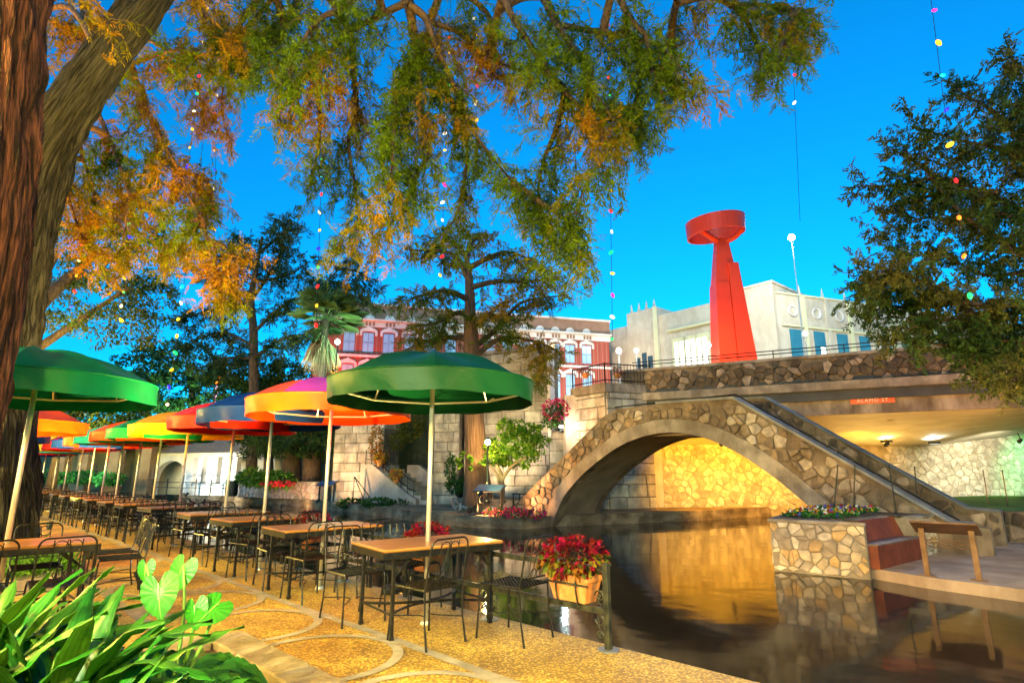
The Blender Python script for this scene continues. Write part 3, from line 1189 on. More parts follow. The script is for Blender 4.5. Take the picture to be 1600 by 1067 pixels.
lit_win = glow('lit window', (1.0, 0.62, 0.2), 3.0)
for i, px in enumerate([545, 575, 607, 640, 672, 704, 735, 765, 793, 819, 843, 867, 890, 916]):
    u = u_at(BW, px)
    # half-round pediments on the parapet and dentil groups on the frieze
    vs = [BW(u + 0.42 * math.cos(a), 14.2 + 0.42 * math.sin(a), 0.2) for a in np.linspace(0, math.pi, 10)]
    vs2 = [BW(u + 0.42 * math.cos(a), 14.2 + 0.42 * math.sin(a), 0.1) for a in np.linspace(0, math.pi, 10)]
    MB().add(vs + vs2, [tuple(range(10)), tuple(range(19, 9, -1))] + [(q, q + 1, q + 11, q + 10) for q in range(9)]).build('half_round', white_m, bb, world=True)
    for k in (-0.22, 0.08, 0.38):
        mb = MB()
        slab(mb, BW, u + k - 0.09, u + k + 0.09, 13.58, 13.92, 0.13, 0.2)
        mb.build('dentil', brown, bb, world=True)
    for row, (z0, z1) in enumerate(((11.3, 13.0), (8.0, 10.2))):
        w = 0.46
        wn_ = MB()
        slab(wn_, BW, u - w, u + w, z0, z1, -0.3, 0.015)
        lit = (row == 1 and px in (575,)) or (row == 0 and px == 867)
        win = wn_.build('window', mat('window frame blue', (0.16, 0.28, 0.42), (0.2, 0.33, 0.48), 2, 0.5), bb, world=True)
        for sx in (-1, 1):
            for k in (0, 1):
                zz0 = z0 + 0.07 + k * (z1 - z0) / 2
                mb = MB()
                slab(mb, BW, u + (sx - 1) * w / 2 + 0.05, u + (sx + 1) * w / 2 - 0.05, zz0, zz0 + (z1 - z0) / 2 - 0.14, 0.016, 0.022)
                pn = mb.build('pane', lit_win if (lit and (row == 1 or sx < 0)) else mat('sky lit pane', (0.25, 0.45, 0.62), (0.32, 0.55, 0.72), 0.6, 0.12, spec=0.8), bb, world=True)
                pn.parent = win
                # window is at bb's origin, so offsets stay the same
        # hood: arched white moulding
        prof = [(math.cos(a), math.sin(a)) for a in np.linspace(0, math.pi, 13)]
        vs = []
        for h in (0.02, 0.16):
            for (x, y) in prof:
                k = 1.0 + (0.35 if abs(x) < 0.12 else 0)
                vs += [BW(u + x * 0.52, z1 + 0.02 + y * 0.1, h), BW(u + x * 0.74, z1 + 0.02 + y * 0.42 * k, h)]
        fs = []
        for q in range(12):
            a, b = 2 * q, 2 * q + 2
            fs += [(26 + a, 26 + a + 1, 26 + b + 1, 26 + b), (a + 1, 26 + a + 1, 26 + b + 1, b + 1), (a, b, 26 + b, 26 + a)]
        MB().add(vs, fs).build('hood', white_m, bb, world=True)
        for sx in (-1, 1):
            mb = MB()
            slab(mb, BW, u + sx * 0.63 - 0.1, u + sx * 0.63 + 0.1, z1 - 0.28, z1 + 0.06, 0.02, 0.15)
            mb.build('hood_stop', white_m, bb, world=True)

# ------------------------------------------------------------------ white art deco building
wb = thing('white_building', 'long cream art deco building with roof finials and round wall medallions', 'building', (21, 47, 4.5))
corner = Vector((21.6, 45.2))
WL = Plane((10.0, 58.8), (corner.x, corner.y))
WR = Plane((corner.x, corner.y), (52, 56.2))


def wpart(T, name, u0, u1, v0, v1, h0, h1, m=cream_m):
    mb_ = MB()
    slab(mb_, T, u0, u1, v0, v1, h0, h1)
    return mb_.build(name, m, wb, world=True)


uA, uB, uC, uD = u_at(WL, 985), u_at(WL, 1033), u_at(WL, 1150), WL.len
yel = mat('yellow glow trim', (0.66, 0.62, 0.36), (0.7, 0.66, 0.4), 2, 0.7)  # yellow lamp glow on the ledges is put into the trim colour
wpart(WL, 'wall', 0, uA, 4.5, 15.9, -6, 0)
wpart(WL, 'tower', uA, uB, 4.5, 17.0, -6, 0.4)
wpart(WL, 'tower_edge', uB - 0.45, uB, 4.6, 17.05, 0.4, 0.5, yel)
wpart(WL, 'wall', uB, uC, 4.5, 16.2, -6, 0.02)
wpart(WL, 'wall', uC, uD, 4.5, 16.5, -6, 0.5)
wpart(WL, 'roof_edge', uC - 0.1, uD + 0.1, 16.5, 16.7, -6, 0.6)
for k in range(4):
    u = uA + (uB - uA) * (k + 0.5) / 4
    MB().lathe([(0.2, 0), (0.2, 0.2), (0.12, 0.25), (0.08, 0.65), (0.015, 0.95)], 6, WL(u, 17.0, 0.1)).build('finial', cream_m, wb, world=True)
for px, hh in ((1000, 3.0), (1010, 3.4), (1019, 3.0)):
    u = u_at(WL, px)
    wpart(WL, 'window', u - 0.28, u + 0.28, 8.3, 9.3 + hh, 0.38, 0.43, glass_m)
for px in (1062, 1080, 1098):
    u = u_at(WL, px)
    win = wpart(WL, 'window', u - 0.75, u + 0.75, 8.2, 13.6, 0.0, 0.12, yel)
    mb = MB()
    slab(mb, WL, u - 0.5, u + 0.5, 8.4, 13.2, 0.121, 0.14)
    pn = mb.build('pane', glow('lit tall window', (1.0, 0.97, 0.75), 0.85), wb, world=True)
    pn.parent = win
    mb = MB()
    slab(mb, WL, u - 0.04, u + 0.04, 8.4, 13.2, 0.141, 0.18)
    pn = mb.build('mullion', lamp_metal, wb, world=True)
    pn.parent = win
wpart(WL, 'ledge', u_at(WL, 1046), u_at(WL, 1125), 14.3, 14.5, 0.0, 0.35, yel)
u = u_at(WL, 1172)
wpart(WL, 'window', u - 0.4, u + 0.4, 6, 14.2, 0.48, 0.53, glass_m)
# right hand front
wpart(WR, 'wall', 0, WR.len, 4.5, 15.7, -6, 0.0)
wpart(WR, 'roof_edge', 0, WR.len, 15.7, 15.85, -6, 0.12, yel)
wpart(WR, 'ledge', 0.3, WR.len, 13.0, 13.15, 0, 0.15, yel)
for k in range(11):
    u = 1.6 + k * 2.55
    if u > WR.len - 1:
        break
    wpart(WR, 'window', u - 0.55, u + 0.65, 6.5, 12.8, 0.0, 0.04, mat('teal glass', (0.03, 0.16, 0.22), (0.05, 0.22, 0.28), 0.5, 0.1, spec=0.8))
    wpart(WR, 'pilaster', u + 1.0, u + 1.35, 5, 15.7, 0, 0.14, yel if k % 2 == 0 else cream_m)
    W = WR.mat3()
    ringv = [WR(u, 14.35, 0.05) + W @ Vector((0.42 * math.cos(a), 0.42 * math.sin(a), 0)) for a in np.linspace(0, 2 * math.pi, 16, endpoint=False)]
    MB().tube(ringv, 0.09, 5, closed=True).build('medallion', white_m, wb, world=True)
    MB().lathe([(0.16, 0), (0.16, 0.15), (0.1, 0.2), (0.07, 0.6), (0.015, 0.95)], 6, WR(u + 1.17, 15.85, -0.2)).build('finial', cream_m, wb, world=True)
for k in range(0, 5, 1):
    u = 4.2 + k * 5.1
    wpart(WR, 'lit_panel', u, u + 0.5, 6.6, 11.5, 0.0, 0.05, glow('lit slot', (1, 0.97, 0.8), 0.9))

# ------------------------------------------------------------------ white pavilion on the far bank
PV = Plane((-22.2, 36.6), (-15.4, 34.2))
pv = thing('white_pavilion', 'low white arched pavilion with square columns and tiled roof beyond the river', 'building', (-19, 35.5, 0.08))


def ppart(name, u0, u1, v0, v1, h0, h1, m=white_m):
    mb_ = MB()
    slab(mb_, PV, u0, u1, v0, v1, h0, h1)
    return mb_.build(name, m, pv, world=True)


ppart('back_wall', -1, 7.6, 0.05, 2.6, -3.2, -3.0)
ppart('plinth', 3.2, 7.4, 0.08, 0.75, -0.6, 0)
for u in (3.4, 4.55, 6.0, 7.1):
    ppart('column', u, u + 0.32, 0.75, 2.3, -0.5, -0.15)
ppart('beam', 3.1, 7.6, 2.3, 2.55, -0.65, 0.0)
vs, fs = [], []
for i in range(17):
    a = math.pi * i / 16
    u, v = 1.4 - 1.35 * math.cos(a), 0.9 + 1.2 * math.sin(a)
    vs += [PV(u, v, 0), PV(u, 2.55, 0), PV(u, v, -0.4), PV(u, 2.55, -0.4)]
for i in range(16):
    k = i * 4
    fs += [(k, k + 1, k + 5, k + 4), (k, k + 4, k + 6, k + 2), (k + 1, k + 3, k + 7, k + 5)]
MB().add(vs, fs).build('arch', white_m, pv, world=True)
ppart('arch_pier', -0.3, 0.05, 0.05, 2.55, -0.4, 0)
ppart('arch_pier', 2.75, 3.1, 0.05, 2.55, -0.4, 0)
tile_m = mat('old roof tile', (0.22, 0.16, 0.12), (0.34, 0.26, 0.2), 6, 0.85, 0.5, 20)
mb = MB().add([PV(-0.6, 2.55, 0.35), PV(7.9, 2.55, 0.35), PV(7.0, 3.4, -1.7), PV(0.4, 3.4, -1.7), PV(-0.6, 2.55, -3.4), PV(7.9, 2.55, -3.4)], [(0, 1, 2, 3), (1, 5, 2), (4, 0, 3), (5, 4, 3, 2)])
mb.build('roof', tile_m, pv, world=True)

cb = thing('colonnade_building', 'shaded riverside building with thick brown columns beyond the far umbrellas', 'building', UN(44, 8, 0.05))
CB = Plane(at(60, 740, 36).xy, at(246, 740, 36).xy)
for px in (92, 128, 176, 226):
    u = u_at(CB, px, 740)
    mb = MB()
    slab(mb, CB, u - 0.3, u + 0.3, 0, 3.0, -0.5, 0.1)
    mb.build('column', mat('brown column', (0.26, 0.16, 0.09), (0.34, 0.22, 0.13), 2, 0.8), cb, world=True)
mb = MB()
slab(mb, CB, -1, CB.len, 0, 3.6, -3.0, -2.6)
mb.build('back_wall', mat('ochre plaster', (0.2, 0.15, 0.07), (0.26, 0.2, 0.1), 1, 0.8), cb, world=True)
mb = MB()
slab(mb, CB, -1, CB.len, 3.0, 3.5, -3.0, 0.3)
mb.build('eave_beam', mat('grey beam', (0.2, 0.17, 0.17), (0.26, 0.22, 0.22), 1, 0.8), cb, world=True)

# ================================================================== FURNITURE
def make_table():
    t = thing('cafe_table', 'x', 'table')
    L, W, H = 1.26, 0.80, 0.75
    mb = MB().box((0, 0, H - 0.012), (L, W, 0.026), None, 0.011)
    mb.build('table_top', wood, t)
    mb = MB()
    mb.box((0, W / 2 - 0.012, H - 0.055), (L - 0.01, 0.02, 0.058))
    mb.box((0, -W / 2 + 0.012, H - 0.055), (L - 0.01, 0.02, 0.058))
    mb.box((L / 2 - 0.012, 0, H - 0.0551), (0.018, W - 0.046, 0.0578))
    mb.box((-L / 2 + 0.012, 0, H - 0.0551), (0.018, W - 0.046, 0.0578))
    mb.build('apron', iron, t)
    for sx in (-1, 1):
        for sy in (-1, 1):
            x, y = sx * (L / 2 - 0.12), sy * (W / 2 - 0.06)
            mb = MB().box((x, y, 0.345), (0.032, 0.032, 0.68), None, 0.004)
            mb.box((x, y, 0.02), (0.042, 0.042, 0.04), None, 0.006)
            lg = mb.build('leg', iron, t)
            MB().tube([(x - sx * 0.015, y, 0.52), (x - sx * 0.2, y, 0.69)], 0.011, 4).build('brace', iron, lg)
    for sx in (-1, 1):
        MB().tube([(sx * (L / 2 - 0.12), -W / 2 + 0.07, 0.2), (sx * (L / 2 - 0.12), W / 2 - 0.07, 0.2)], 0.011, 5).build('end_bar', iron, t)
    for sy in (-1, 1):
        pts = [(x, sy * (0.03 + 0.29 * abs(x) / 0.51 * abs(x) / 0.51), 0.2) for x in np.linspace(-0.51, 0.51, 13)]
        MB().tube(pts, 0.013, 5).build('stretcher', iron, t)
    return t


def circ(cx, cz, r, n=14):
    return [(cx + r * math.cos(a), cz + r * math.sin(a)) for a in np.linspace(0, 2 * math.pi, n, endpoint=False)]


def make_chair():
    t = thing('iron_chair', 'x', 'chair')
    W, D, H = 0.205, 0.205, 0.45
    r = 0.0085

    def by(z):
        return -D - 0.02 - (z - 0.45) * 0.2
    # back hoop: uprights and rounded top in one bent tube
    top = 0.86
    pts = [(-W, by(0.45), 0.45), (-W, by(0.75), 0.75)]
    for a in np.linspace(math.pi, 0, 11):
        rr = 0.075
        cx = -W + rr if a > math.pi / 2 else W - rr
        pts.append((cx + rr * math.cos(a), by(top - rr + rr * math.sin(a)), top - rr + rr * math.sin(a)))
    pts += [(W, by(0.75), 0.75), (W, by(0.45), 0.45)]
    hoop = MB().tube(pts, r, 7).build('back_hoop', iron, t)
    # ornament
    mb = MB()
    zc = 0.795
    for cx in (-0.05, 0.05):
        mb.tube([(x, by(z), z) for x, z in circ(cx, zc - 0.012, 0.05)], 0.0045, 5, closed=True)
        mb.tube([(x, by(z), z) for x, z in circ(cx * 0.8, 0.555, 0.038)], 0.0045, 5, closed=True)
    for x0, x1 in ((-0.1, -0.1), (0.1, 0.1), (-0.005, -0.06), (0.005, 0.06)):
        mb.tube([(x0, by(0.84), 0.84), (x1, by(0.52), 0.52)], 0.0045, 4)
    mb.tube([(-W, by(0.515), 0.515), (W, by(0.515), 0.515)], 0.006, 5)
    mb.build('back_ornament', iron, hoop)
    # seat: bent ring with a diagonal lattice
    mb = MB()
    mb.tube([(-W, D, H), (W, D, H), (W, -D - 0.02, H), (-W, -D - 0.02, H)], 0.011, 6, closed=True)
    k = -0.38
    while k <= 0.39:
        for sgn in (1, -1):
            a = max(-W, k - D)
            b = min(W, k + D)
            if b > a:
                mb.tube([(a, sgn * (a - k), H + 0.002 * sgn), (b, sgn * (b - k), H + 0.002 * sgn)], 0.0032, 3, cap=False)
        k += 0.042
    mb.build('seat', iron, t)
    for sx in (-1, 1):
        MB().tube([(sx * W, D, H), (sx * (W + 0.005), D + 0.01, 0.42), (sx * (W + 0.012), D + 0.02, 0.2), (sx * (W + 0.02), D + 0.03, 0.0)], [0.009, 0.009, 0.008, 0.011], 6).build('leg', iron, t)
        MB().tube([(sx * W, -D - 0.02, H), (sx * (W + 0.003), -D - 0.03, 0.2), (sx * (W + 0.008), -D - 0.07, 0.0)], [0.009, 0.008, 0.011], 6).build('leg', iron, t)
    pts = [(-W - 0.01, D + 0.02, 0.2), (-0.07, 0.06, 0.205), (-0.05, 0, 0.205), (-0.07, -0.06, 0.205), (-W, -D - 0.03, 0.2)]
    MB().tube(catmull(pts, 4), 0.006, 5).build('stretcher', iron, t)
    MB().tube(catmull([(-x, y, z) for x, y, z in pts], 4), 0.006, 5).build('stretcher', iron, t)
    return t


_cloth = {}


def cloth(c):
    if c not in _cloth:
        v = {'green': (0.001, 0.13, 0.05), 'dark green': (0.0008, 0.03, 0.010), 'orange': (0.6, 0.055, 0.002), 'blue': (0.004, 0.028, 0.16), 'red': (0.52, 0.012, 0.008),
             'yellow': (0.62, 0.27, 0.004), 'purple': (0.32, 0.03, 0.32), 'teal': (0.02, 0.3, 0.26)}[c]
        _cloth[c] = mat('vinyl ' + c, tuple(x * 0.9 for x in v), tuple(min(1, x * 1.1) for x in v), 2.5, 0.45, 0.28, 6, spec=0.14, trans=0.025)
    return _cloth[c]


_panel = {}
UR = 1.05


def panel_mesh(color):
    if color in _panel:
        return _panel[color]
    NR, NA = 9, 8
    vs, fs = [], []
    for i in range(NR + 1):
        f = i / NR
        for j in range(NA + 1):
            g = j / NA
            a = (g - 0.5) * math.pi / 4
            sag = 0.065 * math.sin(math.pi * g) * math.sin(math.pi * min(1, f * 0.9))
            rr = UR * f * (1 - 0.006 * math.sin(math.pi * g))
            z = 2.3 + 0.33 * (1 - f ** 2.3) - sag
            vs.append((rr * math.cos(a), rr * math.sin(a), z))
    for i in range(NR):
        for j in range(NA):
            fs.append((i * (NA + 1) + j, (i + 1) * (NA + 1) + j, (i + 1) * (NA + 1) + j + 1, i * (NA + 1) + j + 1))
    me = bpy.data.meshes.new('canopy_panel')
    me.from_pydata(vs, [], fs)
    me.materials.append(cloth(color))
    me.polygons.foreach_set('use_smooth', [True] * len(me.polygons))
    _panel[color] = me
    return me


_val = {}


def valance_mesh(color, seed):
    key = (color, seed)
    if key in _val:
        return _val[key]
    r = random.Random(seed)
    NA, NZ = 96, 5
    ph = [r.uniform(0, 6.28) for _ in range(4)]
    vs, fs = [], []
    for i in range(NZ + 1):
        f = i / NZ
        for j in range(NA):
            a = 2 * math.pi * j / NA
            w = 0.012 * math.sin(7 * a + ph[0] + f) + 0.009 * math.sin(17 * a + ph[1] - 3 * f) + 0.011 * abs(math.sin(15 * a + ph[2] + 2.2 * f)) * math.sin(4 * a + ph[3])
            rr = UR + f * (w - 0.012) + 0.004
            z = 2.305 - 0.205 * f + f * 0.006 * math.sin(9 * a + ph[3])
            vs.append((rr * math.cos(a), rr * math.sin(a), z))
    for i in range(NZ):
        for j in range(NA):
            k = (j + 1) % NA
            fs.append((i * NA + j, i * NA + k, (i + 1) * NA + k, (i + 1) * NA + j))
    me = bpy.data.meshes.new('valance')
    me.from_pydata(vs, [], fs)
    me.materials.append(cloth(color))
    me.polygons.foreach_set('use_smooth', [True] * len(me.polygons))
    _val[key] = me
    return me


def link_child(name, me, parent, rz=0.0):
    o_ = bpy.data.objects.new(name, me)
    C.objects.link(o_)
    o_.parent = parent
    o_.rotation_euler = (0, 0, rz)
    return o_


_m = {}


def umbrella(loc, color, label, special=None, rz=0.2, detail=True, seed=0, h=0.0, tilt=0.0):
    t = thing('patio_umbrella', label, 'umbrella', loc, rz, 'umbrellas along the river terrace')
    t.rotation_euler = (tilt, 0, rz)

    def mesh(key, mb_, m, name, smooth=False):
        if key not in _m:
            o_ = mb_().build(name, m, None, smooth=smooth)
            _m[key] = o_.data
            bpy.data.objects.remove(o_)
        return _m[key]
    link_child('pole', mesh('pole', lambda: MB().tube([(0, 0, 0.0), (0, 0, 2.55)], 0.024, 12), pole_m, 'pole', True), t)
    link_child('base_plate', mesh('foot', lambda: MB().lathe([(0.001, 0.03), (0.045, 0.03), (0.05, 0.012), (0.055, 0.0)], 16), pole_m, 'base_plate'), t)
    ring_ = link_child('frame_ring', mesh('ring', lambda: MB().tube([(0.9 * math.cos(a), 0.9 * math.sin(a), 2.21) for a in np.linspace(0, 2 * math.pi, 8, endpoint=False)], 0.012, 5, closed=True), pole_m, 'frame_ring'), t)
    if detail:
        st_ = mesh('strut', lambda: MB().tube([(0.03, 0, 2.58), (0.5, 0, 2.47), (0.82, 0, 2.36), (0.9, 0, 2.21), (1.03, 0, 2.26)], 0.011, 5), pole_m, 'strut')
        for q in range(8):
            link_child('strut', st_, ring_, q * math.pi / 4)
    for q in range(8):
        c = (special or {}).get(q, color)
        link_child('canopy_panel', panel_mesh(c), t, q * math.pi / 4 + math.pi / 8)
    val_ = link_child('valance', valance_mesh(color, seed % 3), t)
    link_child('piping', mesh(('pipe', color), lambda: MB().tube([((UR + 0.006) * math.cos(a), (UR + 0.006) * math.sin(a), 2.306) for a in np.linspace(0, 2 * math.pi, 48, endpoint=False)], 0.009, 5, closed=True), cloth(color), 'piping', True), val_)
    return t


ORD = ['first', 'second', 'third', 'fourth', 'fifth', 'sixth', 'seventh', 'eighth', 'ninth', 'tenth', 'eleventh', 'twelfth', 'thirteenth', 'fourteenth', 'fifteenth', 'sixteenth', 'seventeenth']
ROW = [  # s, n, colour, note
    (4.80, 3.63, 'dark green', 'big green umbrella nearest the railing end', None),
    (7.10, 3.72, 'orange', 'orange umbrella with a purple panel', {6: 'purple', 5: 'purple'}),
    (9.05, 3.76, 'blue', 'blue umbrella behind the orange one', None),
    (10.75, 3.78, 'red', 'red umbrella behind the blue one', None),
    (13.15, 3.75, 'yellow', 'yellow umbrella behind the red one', None),
    (14.9, 3.7, 'green', 'green umbrella behind the yellow one', None),
    (16.4, 3.65, 'orange', 'orange umbrella beyond the yellow one', {6: 'yellow'}),
    (17.9, 3.6, 'teal', 'teal umbrella, eighth from the railing end', {6: 'orange'}),
    (19.6, 3.6, 'orange', 'orange umbrella, ninth from the railing end', {6: 'purple', 5: 'purple'}),
    (21.4, 3.6, 'blue', 'blue umbrella, tenth from the railing end', None),
    (23.3, 3.6, 'red', 'red umbrella, eleventh from the railing end', {5: 'purple'}),
    (25.4, 3.55, 'yellow', 'yellow umbrella, twelfth from the railing end', None),
    (27.8, 3.55, 'teal', 'teal umbrella, thirteenth from the railing end', None),
    (30.5, 3.5, 'red', 'red umbrella, fourteenth from the railing end', None),
    (33.5, 3.5, 'blue', 'farthest blue umbrella of the long row', None),
]
chair0 = None
table0 = None


def put_table(loc, rz, label):
    global table0
    if table0 is None:
        table0 = make_table()
        table0.location = loc
        table0.rotation_euler = (0, 0, rz)
        tag(table0, label, 'table', 'wooden cafe tables on the river terrace')
        return table0
    return dup(table0, loc, rz, label)


def put_chair(loc, rz, label):
    global chair0
    if chair0 is None:
        chair0 = make_chair()
        chair0.location = loc
        chair0.rotation_euler = (0, 0, rz)
        tag(chair0, label, 'chair', 'black wrought iron chairs on the river terrace')
        return chair0
    return dup(chair0, loc, rz, label)


for i, (s, n, c, note, sp) in enumerate(ROW):
    p = UN(s, n)
    umbrella(p, c, '%s, %s in the row along the river' % (note, ORD[i]) if 'from' not in note and 'row' not in note else note + ' along the river', sp, rz=0.15 + 0.37 * i, detail=i < 6, seed=i, tilt=R(rng.uniform(-0.8, 0.8)))
    trz = math.pi / 4 + R([-9, -4, 3, -2, 4, 0, 2, -3, 0, 2, 0, 0, 0, 0, 0][i])
    # table stands beside its pole so that the pole passes through the far third of the top
    put_table(p, trz, 'varnished wooden table around the pole of the %s' % note.split(',')[0] if i < 7 else 'varnished wooden table under the %s' % note)
    chairs = [(-0.47, -0.33, 45, 'landward chair on the near side'), (-0.55, 0.28, 45, 'river side chair on the near side'),
              (0.60, -0.30, 225, 'landward chair on the far side'), (0.58, 0.30, 225, 'river side chair on the far side')]
    if i == 0:
        chairs = [(-0.46, -0.34, 47, 'landward chair tucked in on the near side'), (-0.92, 0.27, 52, 'river side chair pulled out on the near side'),
                  (0.62, -0.42, 222, 'landward chair on the far side'), (0.66, 0.30, 228, 'river side chair on the far side')]
    if i > 9:
        chairs = chairs[:1] + chairs[2:3]
    for ds, dn, a, w in chairs:
        js, jn, ja = (rng.uniform(-.05, .05), rng.uniform(-.04, .04), rng.uniform(-9, 9)) if i else (0, 0, 0)
        q = UN(s + ds + js, n + dn + jn)
        put_chair(q, R(a + ja), 'black iron %s, %s umbrella of the row' % (w, ORD[i]))

# the umbrella and table beside the big trunk
umbrella(UN(7.47, 0.68), 'green', 'bright green umbrella cut off by the big tree trunk', None, rz=0.5, seed=1)
put_table(UN(7.47, 0.74), math.pi / 4, 'wooden table around the pole of the bright green umbrella by the trunk')
put_chair(UN(6.75, 1.02), R(42), 'black iron chair seen from behind at the table below the big trunk')
put_chair(UN(6.8, 0.45), R(50), 'black iron chair half hidden by leaves at the table below the big trunk')
put_chair(UN(8.05, 1.0), R(222), 'black iron chair on the far side of the table below the big trunk')
put_chair(UN(8.2, 1.78), R(128), 'black iron side chair turned to the trunk table, the nearer of two')
put_chair(UN(8.85, 1.85), R(132), 'black iron side chair turned to the trunk table, the farther of two')
umbrella(UN(13.9, 1.12), 'orange', 'orange umbrella just behind the grey trunk', None, rz=0.9, seed=2, detail=False)
umbrella(UN(18.5, 1.1), 'blue', 'dark blue umbrella peeking out behind the grey trunk', None, rz=0.3, seed=2, detail=False)
umbrella(UN(23.5, 1.3), 'teal', 'teal umbrella far behind the grey trunk', None, rz=0.3, seed=2, detail=False)

# ------------------------------------------------------------------ river railing
rr_ = thing('river_railing', 'low dark iron railing with scrolls along the terrace edge', 'railing', UN(3.06, 4.17))
NRAIL = 4.17


def scroll(cx, cz, r, turns, sgn, flip):
    pts = []
    for a in np.linspace(0, turns * 2 * math.pi, int(14 * turns)):
        q = r * (1 - 0.75 * a / (turns * 2 * math.pi))
        pts.append((cx + sgn * q * math.cos(a), cz + flip * q * math.sin(a)))
    return pts


sp_s = [3.06 + 1.42 * k for k in range(26)]
for k, s in enumerate(sp_s):
    mb = MB().box(UN(s, NRAIL, 0.325), (0.052, 0.052, 0.65), Matrix.Rotation(math.pi / 4, 3, 'Z'), 0.005)
    mb.box(UN(s, NRAIL, 0.655), (0.062, 0.062, 0.012), Matrix.Rotation(math.pi / 4, 3, 'Z'))
    post_ = mb.build('post', rail_iron, rr_, world=True)
    bp_ = MB().lathe([(0.001, 0.012), (0.085, 0.012), (0.09, 0.006), (0.09, 0.001)], 18, UN(s, NRAIL)).build('base_plate', mat('zinc plate', (0.16, 0.16, 0.17), (0.24, 0.24, 0.25), 10, 0.4, metal=0.6), rr_, world=True)
    bp_.parent = post_
    if k < 9:
        for side in ((1,) if k == 0 else (1, -1)):
            mb = MB()
            for (cz, fl, rad) in ((0.40, 1, 0.05), (0.22, -1, 0.05), (0.10, 1, 0.035)):
                pts2 = scroll(0.075, cz, rad, 1.3, 1, fl)
                mb.tube([UN(s + side * x, NRAIL, z) for x, z in pts2], 0.007, 5)
            mb.tube([UN(s + side * 0.03, NRAIL, 0.47), UN(s + side * 0.09, NRAIL, 0.36), UN(s + side * 0.04, NRAIL, 0.3), UN(s + side * 0.1, NRAIL, 0.18), UN(s + side * 0.03, NRAIL, 0.06)], 0.007, 5)
            mb.build('scroll', rail_iron, rr_, world=True).parent = post_
    if k < len(sp_s) - 1:
        s2 = sp_s[k + 1]
        for z, hgt in ((0.615, 0.045), (0.29, 0.05)):
            MB().box(UN((s + s2) / 2, NRAIL, z), (0.034, s2 - s - 0.056, hgt), Matrix.Rotation(math.pi / 4, 3, 'Z'), 0.004).build('rail', rail_iron, rr_, world=True)


# ------------------------------------------------------------------ leaves
def leafy(name, pos, ax, length, width, col, parent, m=leaf_m, kind=None, curl=0.0):
    """one mesh of many diamond leaves: pos, ax (N,3); length, width (N); col (N,3); coordinates local to parent"""
    N_ = len(pos)
    pos = np.asarray(pos, float)
    ax = np.asarray(ax, float)
    ax = ax / (np.linalg.norm(ax, axis=1, keepdims=True) + 1e-9)
    rv = nrg.normal(size=(N_, 3))
    sd = np.cross(ax, rv)
    sd /= (np.linalg.norm(sd, axis=1, keepdims=True) + 1e-9)
    nm = np.cross(ax, sd)
    L_ = np.asarray(length).reshape(-1, 1)
    W_ = np.asarray(width).reshape(-1, 1)
    b0 = pos
    m1 = pos + ax * L_ * 0.45 + sd * W_ * 0.5 + nm * W_ * 0.12
    m2 = pos + ax * L_ * 0.45 - sd * W_ * 0.5 + nm * W_ * 0.12
    tip = pos + ax * L_ - np.array([[0, 0, curl]]) * L_
    V = np.stack([b0, m1, tip, m2], 1).reshape(-1, 3)
    me = bpy.data.meshes.new(name)
    me.vertices.add(N_ * 4)
    me.vertices.foreach_set('co', V.ravel())
    me.loops.add(N_ * 4)
    me.loops.foreach_set('vertex_index', np.arange(N_ * 4))
    me.polygons.add(N_)
    me.polygons.foreach_set('loop_start', np.arange(0, N_ * 4, 4))
    try:
        me.polygons.foreach_set('loop_total', np.full(N_, 4))
    except Exception:
        pass
    me.update(calc_edges=True)
    ca = me.color_attributes.new('tint', 'FLOAT_COLOR', 'POINT')
    cc4 = np.ones((N_, 4))
    cc4[:, :3] = np.clip(col, 0, 1)
    ca.data.foreach_set('color', np.repeat(cc4, 4, axis=0).ravel())
    me.materials.append(m)
    o_ = bpy.data.objects.new(name, me)
    C.objects.link(o_)
    if parent is not None:
        o_.parent = parent
    if kind:
        o_['kind'] = kind
    return o_


def palette_cols(N_, cols, weights=None, jit=0.25):
    cols = np.array(cols)
    idx = nrg.choice(len(cols), size=N_, p=weights)
    return cols[idx] * (1 + nrg.uniform(-jit, jit, size=(N_, 1)))


def blob_pts(N_, rx, ry, rz, shell=0.5):
    v = nrg.normal(size=(N_, 3))
    v /= np.linalg.norm(v, axis=1, keepdims=True)
    r_ = (shell + (1 - shell) * nrg.random((N_, 1))) ** 0.8
    return v * r_ * np.array([[rx, ry, rz]]), v


